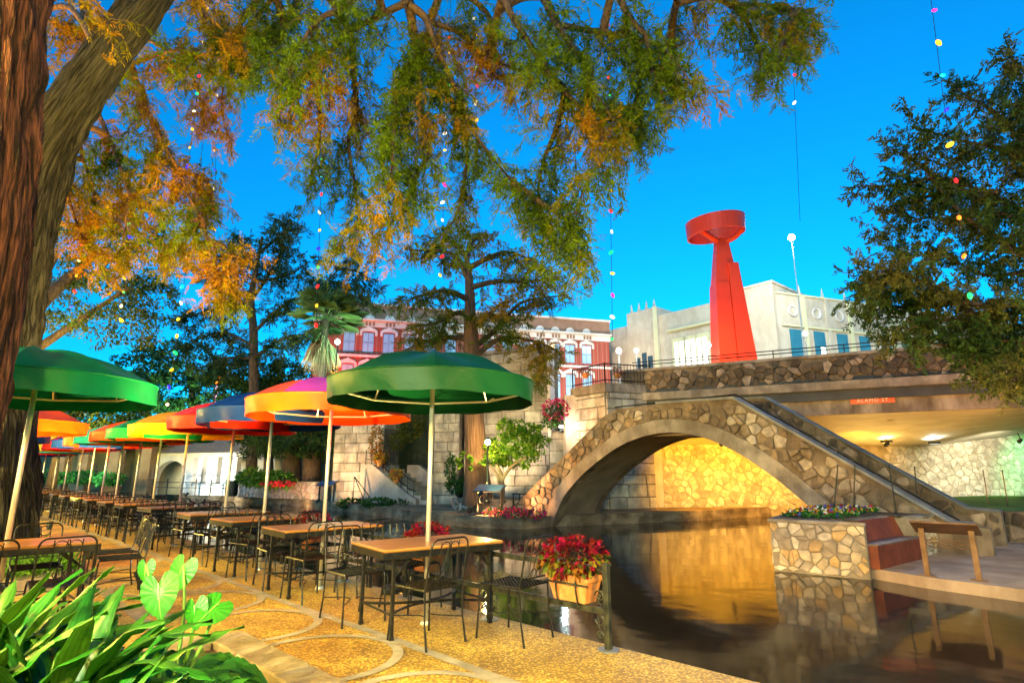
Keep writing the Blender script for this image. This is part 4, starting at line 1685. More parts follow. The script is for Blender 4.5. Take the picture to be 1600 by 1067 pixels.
def flower_pot(s, label, N_=420, k=1.0, colours=None):
    t = thing('flower_box', label, 'flower pot', UN(s, NRAIL + 0.02, 0.33))
    M3 = Matrix.Rotation(math.pi / 4, 3, 'Z')
    mb = MB()
    w0, w1, d0, d1, h0, h1 = 0.15 * k, 0.19 * k, 0.075, 0.1, 0.0, 0.22
    ring = lambda w, d, z: [M3 @ Vector((x, y, z)) for x, y in ((-d, -w), (d, -w), (d, w), (-d, w))]
    vs_ = ring(w0, d0, h0) + ring(w1, d1, h1 - 0.045) + ring(w1 + .014, d1 + .014, h1 - 0.045) + ring(w1 + .016, d1 + .016, h1) + ring(w1 - .01, d1 - .01, h1) + ring(w1 - .015, d1 - .015, h1 - .04)
    fs_ = [(3, 2, 1, 0)] + [(l * 4 + q, l * 4 + (q + 1) % 4, l * 4 + 4 + (q + 1) % 4, l * 4 + 4 + q) for l in range(5) for q in range(4)]
    mb.add(vs_, fs_)
    pot_ = mb.build('pot', terracotta, t)
    MB().add(ring(w1 - .015, d1 - .015, h1 - .035), [(0, 1, 2, 3)]).build('soil', soil_m, pot_)
    mb = MB()
    for y in (-0.11, 0.11):
        mb.tube([M3 @ Vector(p) for p in ((-0.03, y, 0.30), (-0.125, y, 0.26), (-0.122, y, 0.1), (-0.09, y, -0.03), (0.02, y, -0.03))], 0.009, 5)
    mb.tube([M3 @ Vector(p) for p in ((-0.124, -0.21 * k, 0.15), (-0.124, 0.21 * k, 0.15))], 0.009, 5)
    mb.build('bracket', rail_iron, t)
    p_, v_ = blob_pts(N_, 0.27 * k, 0.27 * k, 0.17, 0.35)
    p_ += np.array([[0, 0, 0.35]])
    p_[:, 2] = np.maximum(p_[:, 2], 0.2 + 0.06 * nrg.random(N_))
    top = (p_[:, 2] > 0.38) | (nrg.random(N_) < 0.35)
    cr = palette_cols(N_, colours or [(0.17, 0.004, 0.014), (0.30, 0.007, 0.05), (0.10, 0.006, 0.008), (0.22, 0.02, 0.01)])
    cg = palette_cols(N_, [(0.2, 0.16, 0.015), (0.1, 0.12, 0.015), (0.28, 0.11, 0.015)])
    cl = np.where(top[:, None], cr, cg)
    leafy('foliage', p_, v_ + np.array([[0, 0, 0.1]]), nrg.uniform(0.04, 0.075, N_), nrg.uniform(0.035, 0.06, N_), cl, t, curl=0.35)
    return t


flower_pot(3.42, 'terracotta box of dark red coleus leaves hanging on the end of the rail', 620, 1.15)
flower_pot(5.55, 'terracotta box of red coleus seen behind the table nearest the railing end', 420)
flower_pot(8.35, 'terracotta box of magenta flowers hanging behind the orange umbrella pole', 300)
flower_pot(13.2, 'box of dark purple plants hanging on the rail far down the terrace', 300, 1.3, [(0.07, 0.012, 0.03), (0.1, 0.02, 0.05)])

# ------------------------------------------------------------------ right bank: planter, bench, sign, stakes
rp_ = thing('stone_planter', 'rubble stone planter jutting into the water in front of the footbridge', 'planter', UN(3.8, 12, -0.3))
corners = [(4.30, 10.75), (2.88, 10.95), (2.87, 11.0), (3.24, 11.0), (3.0, 13.05), (2.6, 13.05), (2.5, 14.18), (4.9, 14.18)]
pl = [UN(s, n) for s, n in corners]
fix_normals(MB().prism(pl, -1.2, 0.56).build('planter_core', pal_mortar, rp_, world=True))
ctr = UN(3.75, 12.5)
fix_normals(MB().prism([ctr + (p - ctr) * 1.03 for p in pl], 0.56, 0.61).build('planter_rim', concrete, rp_, world=True))
MB().prism([ctr + (p - ctr) * 0.85 for p in pl], 0.60, 0.625).build('soil', soil_m, rp_, world=True)
pstone = mat('warm planter stone', (0, 0, 0), None, 7, 0.85, 0.55, 30, palette=[(0.5, 0.38, 0.24), (0.58, 0.45, 0.3), (0.44, 0.28, 0.13), (0.4, 0.32, 0.23), (0.62, 0.51, 0.38), (0.34, 0.26, 0.18), (0.52, 0.33, 0.14)])
for a, b, lim, sd in ((0, 1, 110, 31), (5, 6, 60, 32), (7, 0, 80, 33)):
    T = Plane(pl[a].xy, pl[b].xy)
    rubble(rp_, lambda u, v, T=T: 0.0 < u < T.len and -0.24 < v < 0.56, (0, T.len, -0.24, 0.56), 0.165, T, pstone, gap=0.007, h=(0.012, 0.04), limit=lim, seed=sd)
# pansies
N_ = 900
uv = nrg.random((N_, 2))
q0, q1, q2, q3 = [np.array(UN(*c_)) for c_ in ((4.2, 10.95), (3.3, 11.15), (3.3, 14.0), (4.6, 14.0))]
pp = (q0 * (1 - uv[:, :1]) + q1 * uv[:, :1]) * (1 - uv[:, 1:]) + (q3 * (1 - uv[:, :1]) + q2 * uv[:, :1]) * uv[:, 1:]
pp[:, 2] = 0.62 + 0.07 * nrg.random(N_)
fl = nrg.random(N_) < 0.28
cols = np.where(fl[:, None], palette_cols(N_, [(0.7, 0.5, 0.03), (0.75, 0.75, 0.7), (0.08, 0.08, 0.4), (0.45, 0.03, 0.05), (0.65, 0.3, 0.02)]), palette_cols(N_, [(0.03, 0.12, 0.02), (0.05, 0.2, 0.03)]))
pp[:, 2] += fl * 0.04
ps = thing('pansy_bed', 'bed of mixed yellow, white and blue pansies on top of the stone planter', 'flowers', ctr + Vector((0, 0, 0.62)))
ps['kind'] = 'stuff'
leafy('flower_cover', pp - np.array(ps.location), np.c_[nrg.normal(size=(N_, 2)), nrg.uniform(0.2, 1, N_)], np.full(N_, 0.075), np.full(N_, 0.06), cols, ps)
for i, (px, py0, py1, Y) in enumerate(((1305, 727, 803, 12.0), (1336, 727, 803, 12.6), (1397, 727, 803, 11.6), (1432, 730, 803, 12.4))):
    b = at(px + (4 if i in (2, 3) else -2), py1, Y)
    tpz = at(px - (8 if i == 2 else 3 if i == 3 else -4 if i == 0 else 0), py0, Y)
    b.z = 0.62
    t = thing('garden_stake', 'thin dark metal stake in the pansy planter, %s from the canal end' % ORD[i], 'stake', b, group='stakes in the pansy planter')
    MB().tube([(0, 0, 0), tpz - b], 0.012, 6).build('rod', iron, t)
    MB().ball(tpz - b, 0.018, 8, 5).build('knob', iron, t)
# rust coloured bench built against the planter
be = thing('steel_bench', 'rust coloured steel bench with high back against the stone planter', 'bench', UN(3.0, 11.7, -0.1))
fr = [(10.98, 12.45)]
n0, n1 = 11.02, 13.03
skew = lambda n_: -0.117 * (n_ - 11.0)
vs = []
prof = [(3.26, -0.1), (2.72, -0.1), (2.72, 0.27), (3.05, 0.29), (3.17, 0.6), (3.26, 0.6)]
seat_face = [(2.72, 0.27), (3.05, 0.29)]


def extr(profile, name, m, parent, a, b, grow=0.0):
    k = len(profile)
    v_ = [UN(s + skew(a), a, z) for s, z in profile] + [UN(s + skew(b), b, z) for s, z in profile]
    f_ = [tuple(range(k)), tuple(range(2 * k - 1, k - 1, -1))] + [(i, k + i, k + (i + 1) % k, (i + 1) % k) for i in range(k)]
    o_ = MB().add(v_, f_).build(name, m, parent, world=True)
    fix_normals(o_)
    return o_


extr([(3.22, -0.1), (2.74, -0.1), (2.74, 0.25), (3.22, 0.25)], 'seat_box', rust_m, be, n0, n1)
extr([(3.22, 0.252), (2.72, 0.252), (2.72, 0.275), (3.22, 0.275)], 'seat', mat('dark seat slat', (0.10, 0.06, 0.05), (0.16, 0.1, 0.08), 5, 0.5), be, n0 + 0.002, n1 - 0.002)
extr([(3.02, 0.277), (3.15, 0.6), (3.22, 0.6), (3.22, 0.277)], 'backrest', rust_m, be, n0, n1)

sgn_ = thing('interpretive_sign', 'slanted interpretive panel on two bronze posts at the right water edge', 'sign', Vector((6.45, 8.98, -0.1)))
l1, l2 = Vector((6.23, 9.19, 0)), Vector((6.67, 8.77, 0))
dv = (l2 - l1).normalized()
nv = Vector((-dv.y, dv.x, 0))
for l in (l1, l2):
    MB().box((l.x, l.y, 0.24), (0.075, 0.045, 0.68), Matrix.Rotation(math.atan2(dv.y, dv.x), 3, 'Z'), 0.004).build('leg', bronze, sgn_, world=True)
    MB().box((l.x, l.y, -0.093), (0.2, 0.12, 0.012), Matrix.Rotation(math.atan2(dv.y, dv.x), 3, 'Z')).build('foot_plate', bronze, sgn_, world=True)
c_ = (l1 + l2) / 2
M3 = Matrix((dv, nv, Vector((0, 0, 1)))).transposed() @ Matrix.Rotation(R(-24), 3, 'X')
MB().box((c_.x, c_.y, 0.60), (0.82, 0.42, 0.03), M3, 0.004).build('panel_frame', bronze, sgn_, world=True)
pf_ = bpy.data.objects['panel_frame']
MB().box(Vector((c_.x, c_.y, 0.60)) + M3 @ Vector((0, 0, 0.017)), (0.76, 0.36, 0.006), M3).build('panel', panel_dark, sgn_, world=True).parent = pf_
for k in range(3):
    pts = [l1.lerp(l2, f) + Vector((0, 0, 0.33 + 0.05 * k + 0.012 * math.sin(f * 22 + k))) for f in np.linspace(0.06, 0.94, 24)]
    MB().tube(pts, 0.009, 5).build('wave_bar', bronze, sgn_, world=True)

# low retaining wall and lawn behind the bridge stair
rw = thing('retaining_wall', 'low mossy rubble wall holding the lawn beside the bridge stair foot', 'wall', (12.5, 13.2, -0.1))
T = Plane((10.75, 13.45), (16.5, 12.2))
mb = MB()
slab(mb, T, 0, T.len, -0.1, 0.55, -0.3, 0)
mb.build('wall_core', mortar_m, rw, world=True)
rubble(rw, lambda u, v: 0.02 < u < 3 and -0.1 < v < 0.54, (0, 3, -0.1, 0.54), 0.24, T, stone_old, gap=0.015, h=(0.015, 0.04), limit=60, seed=41)
fix_normals(struct('lawn', MB().prism([T(0, 0, -0.3).xy, T(T.len, 0, -0.3).xy, (24, 22), (19, 23.6), (12.5, 20), (11.2, 16)], -0.1, 0.52), grass_m))
for i, (px, Y) in enumerate(((1541, 16.5), (1571, 16.0))):
    b = at(px + 4, 790, Y)
    b.z = 0.52
    t = thing('garden_stake', 'thin dark stake standing in the lawn, %s of two' % ('nearer the bridge stair' if i == 0 else 'nearer the picture edge'), 'stake', b, group='stakes in the lawn')
    MB().tube([(0, 0, 0), at(px - 5, 735, Y) - b], 0.014, 6).build('rod', iron, t)
    MB().ball(at(px - 5, 735, Y) - b, 0.02, 8, 5).build('knob', iron, t)

# ------------------------------------------------------------------ far quay things
def low_wall(name, label, pts, z0, z1, th, m, seed, size=0.3, sm=stone_m):
    t_ = thing(name, label, 'planter', Vector((pts[0][0], pts[0][1], z0)))
    for a, b in zip(pts, pts[1:]):
        T_ = Plane(a, b)
        mb_ = MB()
        slab(mb_, T_, 0, T_.len, z0, z1, -th, 0)
        mb_.build('wall_core', m, t_, world=True)
        rubble(t_, lambda u, v, T_=T_: 0.01 < u < T_.len - 0.01 and z0 < v < z1 - 0.02, (0, T_.len, z0, z1), size, T_, sm, gap=0.012, h=(0.01, 0.03), limit=60, seed=seed)
    return t_


pink = mat('pink flagstone', (0, 0, 0), None, 5, 0.85, 0.4, 30, palette=[(0.5, 0.33, 0.25), (0.55, 0.4, 0.32), (0.42, 0.27, 0.2), (0.6, 0.46, 0.38)])
low_wall('curved_planter', 'curved pink flagstone planter wall under the dark trees across the river', [at(372, 770, 33).xy, at(420, 772, 31.4).xy, at(470, 776, 30).xy, at(508, 780, 28.8).xy], 0.08, 0.95, 0.3, pal_mortar, 51, 0.34, pink)
low_wall('tree_planter', 'pink flagstone planter around the cypress trunk beside the stairs', [at(706, 780, 21.8).xy, at(745, 790, 20.6).xy, at(812, 790, 20.4).xy], 0.08, 0.5, 0.25, pal_mortar, 52, 0.3, pink)
mb = MB().prism([at(706, 780, 21.8).xy, at(745, 790, 20.6).xy, at(812, 790, 20.4).xy, (1.5, 23.3), (-2.0, 24.5)], 0.05, 0.42)
fix_normals(struct('soil_bed', mb, soil_m))
mb = MB().prism([at(372, 770, 33.1).xy, at(420, 772, 31.5).xy, at(470, 776, 30.1).xy, at(508, 780, 28.9).xy, (-8.6, 28.2), (-14, 43)], 0.05, 0.85)
fix_normals(struct('soil_bank', mb, soil_m))

for nm, lb, px, Y, sgn in (('information_sign', 'dark slanted information panel on posts near the cypress planter', 765, 19.2, 1), ('information_sign', 'dark slanted information panel at the end of the curved planter', 508, 27.8, 1)):
    b = at(px, 800, Y)
    b.z = 0.08
    t = thing(nm, lb, 'sign', b, math.atan2(-0.4, 0.92))
    for x in (-0.42, 0.42):
        MB().box((x, 0, 0.4), (0.05, 0.05, 0.8), None, 0.004).build('leg', iron, t)
    MB().box((0, -0.02, 0.82), (1.0, 0.5, 0.035), Matrix.Rotation(R(24), 3, 'X'), 0.004).build('panel', panel_dark, t)
    MB().box((0, -0.02 - 0.008, 0.842), (0.92, 0.42, 0.006), Matrix.Rotation(R(24), 3, 'X')).build('panel_face', mat('blue panel face', (0.03, 0.08, 0.18), (0.05, 0.12, 0.25), 3, 0.3), t)
t = thing('small_table', 'small black side table beside the footbridge foot', 'table', (0.35, 20.2, 0.08), 0.6)
MB().box((0, 0, 0.62), (0.6, 0.45, 0.04), None, 0.005).build('table_top', iron, t)
for x in (-0.25, 0.25):
    for y in (-0.18, 0.18):
        MB().box((x, y, 0.3), (0.03, 0.03, 0.6)).build('leg', iron, t)
t = thing('trash_bin', 'dark green slatted trash bin on the quay beside the white pavilion', 'bin', Vector((*at(363, 770, 33.8).xy, 0.08)))
MB().lathe([(0.2, 0), (0.24, 0.05), (0.26, 0.8), (0.22, 0.8), (0.2, 0.1)], 20).build('liner', mat('bin green', (0.02, 0.05, 0.05), (0.03, 0.07, 0.06), 4, 0.5), t)
for k in range(16):
    a = 2 * math.pi * k / 16
    MB().box((0.275 * math.cos(a), 0.275 * math.sin(a), 0.43), (0.012, 0.05, 0.8), Matrix.Rotation(a, 3, 'Z')).build('slat', iron, t)
MB().tube([(0.28 * math.cos(a), 0.28 * math.sin(a), 0.83) for a in np.linspace(0, 2 * math.pi, 18, endpoint=False)], 0.03, 6, closed=True).build('rim', iron, t)
# small iron railing in front of the pavilion
pr = thing('quay_railing', 'low black railing on the quay in front of the white pavilion', 'railing', Vector((*at(300, 775, 33.5).xy, 0.08)))
pa_, pb_ = at(238, 770, 35.5), at(352, 770, 33.6)
pa_.z = pb_.z = 0.08
for z in (0.45, 0.75):
    MB().tube([pa_ + Vector((0, 0, z)), pb_ + Vector((0, 0, z))], 0.022, 6).build('rail', iron, pr, world=True)
for k in range(6):
    q = pa_.lerp(pb_, k / 5)
    MB().tube([q, q + Vector((0, 0, 0.95))], 0.035, 6).build('post', iron, pr, world=True)
# tripod easel like stand by the hedge
b = at(560, 788, 26.0)
b.z = 0.08
t = thing('iron_tripod', 'thin black iron tripod standing at the hedge below the limestone wall', 'stand', b)
for dx in (-0.25, 0.25, 0.7):
    MB().tube([(dx, 0.2 if dx == 0.25 else 0, 0), (-0.25, 0, 1.15)], 0.02, 5).build('leg', iron, t)

# ================================================================== TREES
def trunk_mesh(pts, radii, parent, m, n=56, ridge=0.06, k=6, name='trunk', seed=0.0, flare=0.0):
    path = catmull([Vector(p) for p in pts], k)
    rr0 = [Vector((r_, 0, 0)) for r_ in radii]
    rad = [v.x for v in catmull(rr0, k)]
    vs_, fs_, co_ = [], [], []
    prev = None
    dist = 0.0
    for i, p in enumerate(path):
        t_ = (path[min(i + 1, len(path) - 1)] - path[max(i - 1, 0)]).normalized()
        if i:
            dist += (path[i] - path[i - 1]).length
        a = Vector((1, 0, 0)) if prev is None else prev
        a = (a - t_ * a.dot(t_)).normalized()
        prev = a
        b = t_.cross(a)
        for j in range(n):
            w = 2 * math.pi * j / n
            q = Vector((math.cos(w) * 3.2 + seed, math.sin(w) * 3.2, dist * 0.5))
            rdg = abs(mnoise.noise(q * 2.3)) * 1.2 + 0.9 * abs(mnoise.noise(q * 5.2)) if n > 40 else abs(mnoise.noise(q * 2.1)) * 1.6
            but = 0.0
            if flare and i < k * 1.5:
                but = flare * (1 - i / (k * 1.5)) * (0.5 + 0.5 * math.sin(5 * w + seed))
            r_ = rad[i] * (1 - ridge * 0.5 + ridge * rdg + but)
            vs_.append(p + (a * math.cos(w) + b * math.sin(w)) * r_)
            co_.append((math.cos(w) * 2.2 * rad[0] / 0.6, math.sin(w) * 2.2 * rad[0] / 0.6, dist + seed))
    for i in range(len(path) - 1):
        for j in range(n):
            j2 = (j + 1) % n
            fs_.append((i * n + j, i * n + j2, (i + 1) * n + j2, (i + 1) * n + j))
    o_ = MB().add(vs_, fs_).build(name, m, parent, world=True, smooth=True)
    at_ = o_.data.attributes.new('barkco', 'FLOAT_VECTOR', 'POINT')
    at_.data.foreach_set('vector', np.array(co_).ravel())
    return o_


def grow(parent, branches, step, L, spray, nleaf, lw, colfn, droop=0.6, spread=1.0, r0=0.03, limb_m=None, limb_n=6, skip=0.15, seed=0, spray_gap=0.06, crown='crown', flat=0.0, twigs=True, rad_k=1.0, skel=None):
    """limbs, hanging twigs and feathery leaves along the given polylines"""
    r_ = np.random.default_rng(seed)
    limb_m = limb_m or bark_dark
    loc = np.array(parent.location)
    SP_, SD_ = [], []
    tw = MB()
    for bi, br in enumerate(branches):
        pts = catmull(br, 5)
        m_ = len(pts)
        if skel is not None:
            a0 = min(skel, key=lambda q_: (q_ - pts[0]).length)
            gap_ = (a0 - pts[0]).length
            if gap_ > 0.05:
                mid_ = a0.lerp(pts[0], 0.5) + Vector((0, 0, 0.12 * gap_))
                cpts = catmull([a0, mid_, pts[0]], 5)
                MB().tube(cpts, [r0 * rad_k * (1.25 - 0.25 * i / 10) for i in range(len(cpts))], limb_n, cap=False).build('limb', limb_m, parent, world=True, smooth=True)
                skel += cpts
            skel += pts
        rs = [max(0.006, r0 * rad_k * (1 - 0.8 * i / (m_ - 1))) for i in range(m_)]
        MB().tube(pts, rs, limb_n, cap=False).build('limb', limb_m, parent, world=True, smooth=True)
        P_ = np.array([tuple(p) for p in pts])
        seg = np.linalg.norm(np.diff(P_, axis=0), axis=1)
        cum = np.r_[0, np.cumsum(seg)]
        tot = cum[-1]
        ss = np.arange(skip * tot, tot, step)
        for s_ in list(ss) + [tot] * 3:
            s2 = min(tot, s_ + r_.uniform(-step, step))
            i = min(max(np.searchsorted(cum, s2) - 1, 0), m_ - 2)
            f = (s2 - cum[i]) / max(seg[i], 1e-6)
            p = P_[i] * (1 - f) + P_[i + 1] * f
            tg = (P_[i + 1] - P_[i]) / max(seg[i], 1e-6)
            d = r_.normal(size=3) * spread
            d[2] *= (1 - flat)
            d = d / np.linalg.norm(d) + tg * 0.6 + np.array([0, 0, -droop * 0.5])
            d /= np.linalg.norm(d)
            ln = r_.uniform(*L) * (1.15 - 0.4 * s2 / tot)
            nst_ = max(3, int(ln / spray_gap))
            q = p.copy()
            tpts = [tuple(q)]
            for k in range(nst_):
                d = d + np.array([0, 0, -droop * 1.6 / nst_]) + r_.normal(size=3) * 0.12
                d /= np.linalg.norm(d)
                q = q + d * ln / nst_
                if k % 3 == 2 or k == nst_ - 1:
                    tpts.append(tuple(q))
                if k > 0:
                    SP_.append(q.copy())
                    sd = d * 0.5 + r_.normal(size=3) * 0.75 * np.array([1, 1, 1 - flat * 0.6]) + np.array([0, 0, -droop * 0.5])
                    SD_.append(sd / np.linalg.norm(sd))
            if twigs and len(tpts) > 1:
                tw.tube(tpts, [0.006 * rad_k * max(0.35, 1 - i_ / len(tpts)) for i_ in range(len(tpts))], 3, cap=False)
    if twigs and tw.v:
        o_ = tw.build('twig_growth', limb_m, parent, world=True)
        o_['kind'] = 'stuff'
    SP_, SD_ = np.array(SP_), np.array(SD_)
    n0_ = len(SP_)
    sv = np.cross(SD_, r_.normal(size=(n0_, 3)))
    sv /= np.linalg.norm(sv, axis=1, keepdims=True) + 1e-9
    pos, ax, ln_, col = [], [], [], []
    base = colfn(SP_, r_)
    slen = r_.uniform(spray[0], spray[1], n0_)
    for j in range(nleaf):
        f = (j // 2 + 0.5) / (nleaf / 2)
        sg = 1 if j % 2 else -1
        pos.append(SP_ + SD_ * (slen * f)[:, None])
        ax.append(SD_ * 0.75 + sv * sg * 0.75 + r_.normal(size=(n0_, 3)) * 0.12)
        ln_.append(slen * lw[0] * (1.1 - 0.5 * f))
        col.append(base * (1 + r_.uniform(-0.18, 0.18, (n0_, 1))))
    pos, ax, ln_, col = np.concatenate(pos), np.concatenate(ax), np.concatenate(ln_), np.concatenate(col)
    leafy(crown, pos - loc, ax, ln_, ln_ * lw[1], col, parent, curl=0.1)
    return n0_


def vnoise(P_, sc_, off=0.0):
    return np.array([mnoise.noise(Vector(p) * sc_ + Vector((off, off, off))) for p in P_])


def mixcol(a, b, rust_bias=0.0, sc_=0.8, jit=0.3):
    a, b = np.array(a), np.array(b)

    def f(P_, r_):
        k = np.clip(0.5 + 1.6 * vnoise(P_, sc_) + rust_bias + r_.uniform(-0.25, 0.25, len(P_)), 0, 1)[:, None]
        return (a * (1 - k) + b * k) * (1 + r_.uniform(-jit, jit, (len(P_), 1)))
    return f


def px3(lst, Y0, Y1=None):
    Y1 = Y0 if Y1 is None else Y1
    n_ = len(lst)
    return [at(x, y, Y0 + (Y1 - Y0) * i / max(1, n_ - 1)) for i, (x, y) in enumerate(lst)]


# big reddish cypress, cut by the left edge of the frame
ta = thing('red_cypress', 'massive red-brown cypress trunk leaning at the picture edge', 'tree', (-4.62, 4.1, 0))
trunk_mesh([(-4.62, 4.1, -0.05), (-4.5, 4.1, 0.7), at(-136, 700, 4.1), at(-102, 580, 4.1), at(-76, 480, 4.1), at(-54, 330, 4.1), at(-40, 150, 4.1), at(-24, -40, 4.1), at(0, -300, 4.2)], [0.6, 0.5, 0.43, 0.41, 0.40, 0.40, 0.41, 0.42, 0.4], ta, bark_red, 170, 0.16, 14, flare=0.15)
green_rust = mixcol((0.062, 0.11, 0.002), (0.25, 0.11, 0.002), -0.52)
rusty = mixcol((0.09, 0.13, 0.002), (0.34, 0.14, 0.002), -0.14)
grow(ta, [px3([(20, -160), (90, -60), (140, -10), (170, 30)], 5.6, 6.4), px3([(10, -250), (150, -150), (260, -80), (330, -20)], 5.2, 6.4)], 0.08, (0.4, 0.8), (0.13, 0.22), 12, (0.42, 0.22), rusty, seed=3)

# grey stem with the wide overhanging canopy
tb = thing('grey_cypress', 'grey forked cypress with an autumn canopy hanging over the terrace and river', 'tree', (-7.5, 8.5, 0))
trunk_mesh([(-7.5, 8.5, -0.05), (-7.42, 8.45, 0.6), at(-22, 740, 8.4), at(-20, 640, 8.3), at(-12, 540, 8.2), at(8, 430, 8.0), at(38, 310, 7.8), at(82, 212, 7.6), at(150, 110, 7.4), at(230, 0, 7.2), at(300, -110, 7.2)], [0.66, 0.6, 0.56, 0.53, 0.51, 0.49, 0.44, 0.34, 0.28, 0.26, 0.25], tb, bark_grey, 150, 0.17, 12, flare=0.06, seed=4.0)
trunk_mesh([at(300, -110, 7.2), at(420, -190, 7.3), at(540, -150, 7.5), at(628, -30, 7.6), at(634, 8, 7.7)], [0.31, 0.22, 0.16, 0.11, 0.085], tb, bark_dark, 20, 0.08, 6, name='limb', seed=2.0)
crown_limb = [at(540, -150, 7.5), at(660, -120, 7.7), at(790, -75, 7.9), at(900, -70, 8.0), at(1000, -60, 8.0), at(1054, -25, 7.9)]
trunk_mesh(crown_limb, [0.14, 0.12, 0.10, 0.08, 0.06, 0.045], tb, bark_dark, 14, 0.06, 6, name='limb', seed=5.0)
tb_skel = catmull(crown_limb, 8) + catmull([at(300, -110, 7.2), at(420, -190, 7.3), at(540, -150, 7.5), at(628, -30, 7.6), at(634, 8, 7.7)], 8)
tb_skel += catmull([at(8, 430, 8.0), at(38, 310, 7.8), at(82, 212, 7.6), at(150, 110, 7.4), at(230, 0, 7.2), at(300, -110, 7.2)], 8)
main = [
    [(634, 5), (574, 34), (546, 52), (507, 90), (481, 115), (462, 140), (440, 170)],
    [(548, 50), (552, 93), (554, 135), (557, 180), (545, 214), (548, 253), (557, 300), (556, 335)],
    [(503, 94), (496, 135), (500, 183), (497, 233), (490, 260)],
    [(636, 10), (647, 62), (653, 118), (657, 169), (663, 208), (671, 239), (653, 270), (639, 306), (630, 331), (597, 354), (540, 362)],
    [(652, 92), (630, 112), (625, 146), (616, 191), (614, 239), (609, 290)],
    [(640, 8), (664, 28), (678, 65), (695, 104), (718, 157), (737, 202), (765, 242), (800, 284), (820, 320)],
    [(654, 90), (673, 112), (695, 143), (720, 180), (730, 225), (726, 281), (715, 330), (700, 360)],
    [(645, 14), (681, 37), (723, 53), (746, 76), (780, 98), (815, 110)],
    [(785, -5), (800, 25), (825, 65), (853, 110), (884, 146), (918, 177), (938, 208), (945, 245), (921, 275), (900, 330)],
    [(848, -5), (870, 39), (893, 73), (918, 107), (924, 135), (960, 190)],
    [(1054, -8), (1057, 11), (1050, 56), (1046, 84)],
    [(1057, 6), (1110, -5), (1150, 12), (1190, 8), (1240, 20), (1262, 40)],
    [(918, 177), (950, 175), (990, 168), (1005, 200)],
    [(870, 39), (930, 50), (990, 60), (1040, 80), (1080, 130)],
    [(960, -20), (985, 30), (1010, 60), (1020, 110), (1040, 160)],
    [(700, -30), (760, 20), (770, 60), (775, 100)],
    [(1150, 12), (1170, 40), (1185, 80), (1190, 110)],
    [(884, 146), (870, 200), (850, 250), (840, 300)],
    [(800, 284), (850, 320), (890, 350), (900, 385)],
    [(480, -30), (450, 30), (430, 60), (420, 100)],
    [(420, -20), (380, 30), (370, 60), (390, 110)],
    [(990, 60), (1000, 120), (985, 190), (975, 230)],
    [(1240, 20), (1225, 60), (1215, 90)],
    [(580, -30), (540, 10), (500, 30), (470, 70), (450, 110)],
]
nb = grow(tb, [px3(b, 7.6 + 0.5 * math.sin(i * 2.1), 7.6 + 1.2 * math.sin(i * 1.3)) for i, b in enumerate(main)], 0.047, (0.35, 1.05), (0.13, 0.24), 14, (0.42, 0.21), green_rust, droop=0.75, r0=0.058, limb_m=bark_dark, skip=0.08, seed=5, spray_gap=0.05, skel=tb_skel)
left = [
    [(60, 20), (107, 53), (135, 70), (160, 80), (180, 120)],
    [(124, -20), (129, 28), (135, 60), (120, 110), (105, 150)],
    [(180, 110), (219, 135), (230, 174), (253, 222), (281, 270), (297, 310), (312, 340), (326, 376), (332, 419), (350, 455)],
    [(312, 340), (300, 365), (275, 370), (255, 390)],
    [(150, 170), (180, 239), (191, 275), (200, 300), (197, 345), (190, 400)],
    [(220, 55), (267, 84), (298, 115), (312, 150), (318, 190)],
    [(205, 100), (247, 87), (281, 79), (330, 100)],
    [(420, 5), (400, 28), (363, 76), (346, 157), (352, 200)],
    [(300, -30), (320, 20), (350, 50), (360, 90)],
    [(253, 222), (230, 260), (215, 300), (225, 340)],
    [(326, 376), (350, 385), (365, 410), (370, 440)],
    [(120, 200), (130, 250), (145, 290), (150, 330)],
    [(281, 270), (320, 280), (335, 310)],
    [(100, 250), (105, 300), (120, 350), (140, 390)],
]
grow(tb, [px3(b, 9.2 + 0.6 * math.sin(i * 1.7), 9.2 + 1.0 * math.sin(i * 2.9)) for i, b in enumerate(left)], 0.054, (0.35, 0.95), (0.14, 0.25), 14, (0.42, 0.22), rusty, droop=0.7, r0=0.045, limb_m=mat('rusty limb bark', (0.10, 0.045, 0.02), (0.22, 0.10, 0.05), 6, 0.95, 0.6, 20), skip=0.05, seed=6, spray_gap=0.05, skel=tb_skel)

# cypress on the far bank beside the stairs
tc = thing('far_bank_cypress', 'tall cypress with flat layered branches on the far bank beside the stairs', 'tree', (-1.22, 20.8, 0.42))
trunk_mesh([(-1.2, 20.8, 0.3), at(745, 740, 20.8), at(741, 660, 20.8), at(738, 570, 20.8), at(735, 500, 20.8), at(733, 440, 20.8), at(728, 395, 20.8)], [0.5, 0.42, 0.36, 0.31, 0.24, 0.16, 0.08], tc, mat('warm cypress bark', (0.09, 0.045, 0.025), (0.24, 0.13, 0.08), 4, 0.9, 1.0, 8, stretch=(2.5, 2.5, 0.3), bark=True), 30, 0.12, 5, flare=0.2)
cyp = [
    [(738, 560), (775, 532), (805, 528), (840, 535), (872, 548)],
    [(738, 545), (775, 515), (805, 480), (830, 468), (880, 462)],
    [(735, 470), (700, 455), (665, 460), (635, 470)],
    [(736, 530), (690, 528), (650, 540), (620, 555)],
    [(733, 440), (715, 405), (690, 392), (640, 392)],
    [(731, 420), (770, 400), (800, 395), (845, 415)],
    [(729, 400), (740, 375), (760, 365)],
    [(733, 450), (775, 440), (820, 440), (860, 435)],
    [(735, 490), (710, 490), (680, 505), (650, 510)],
    [(729, 400), (700, 375), (670, 372)],
    [(736, 515), (765, 490), (790, 470)],
    [(840, 535), (850, 570), (840, 600)],
]
olive = mixcol((0.075, 0.11, 0.010), (0.24, 0.15, 0.012), -0.15)
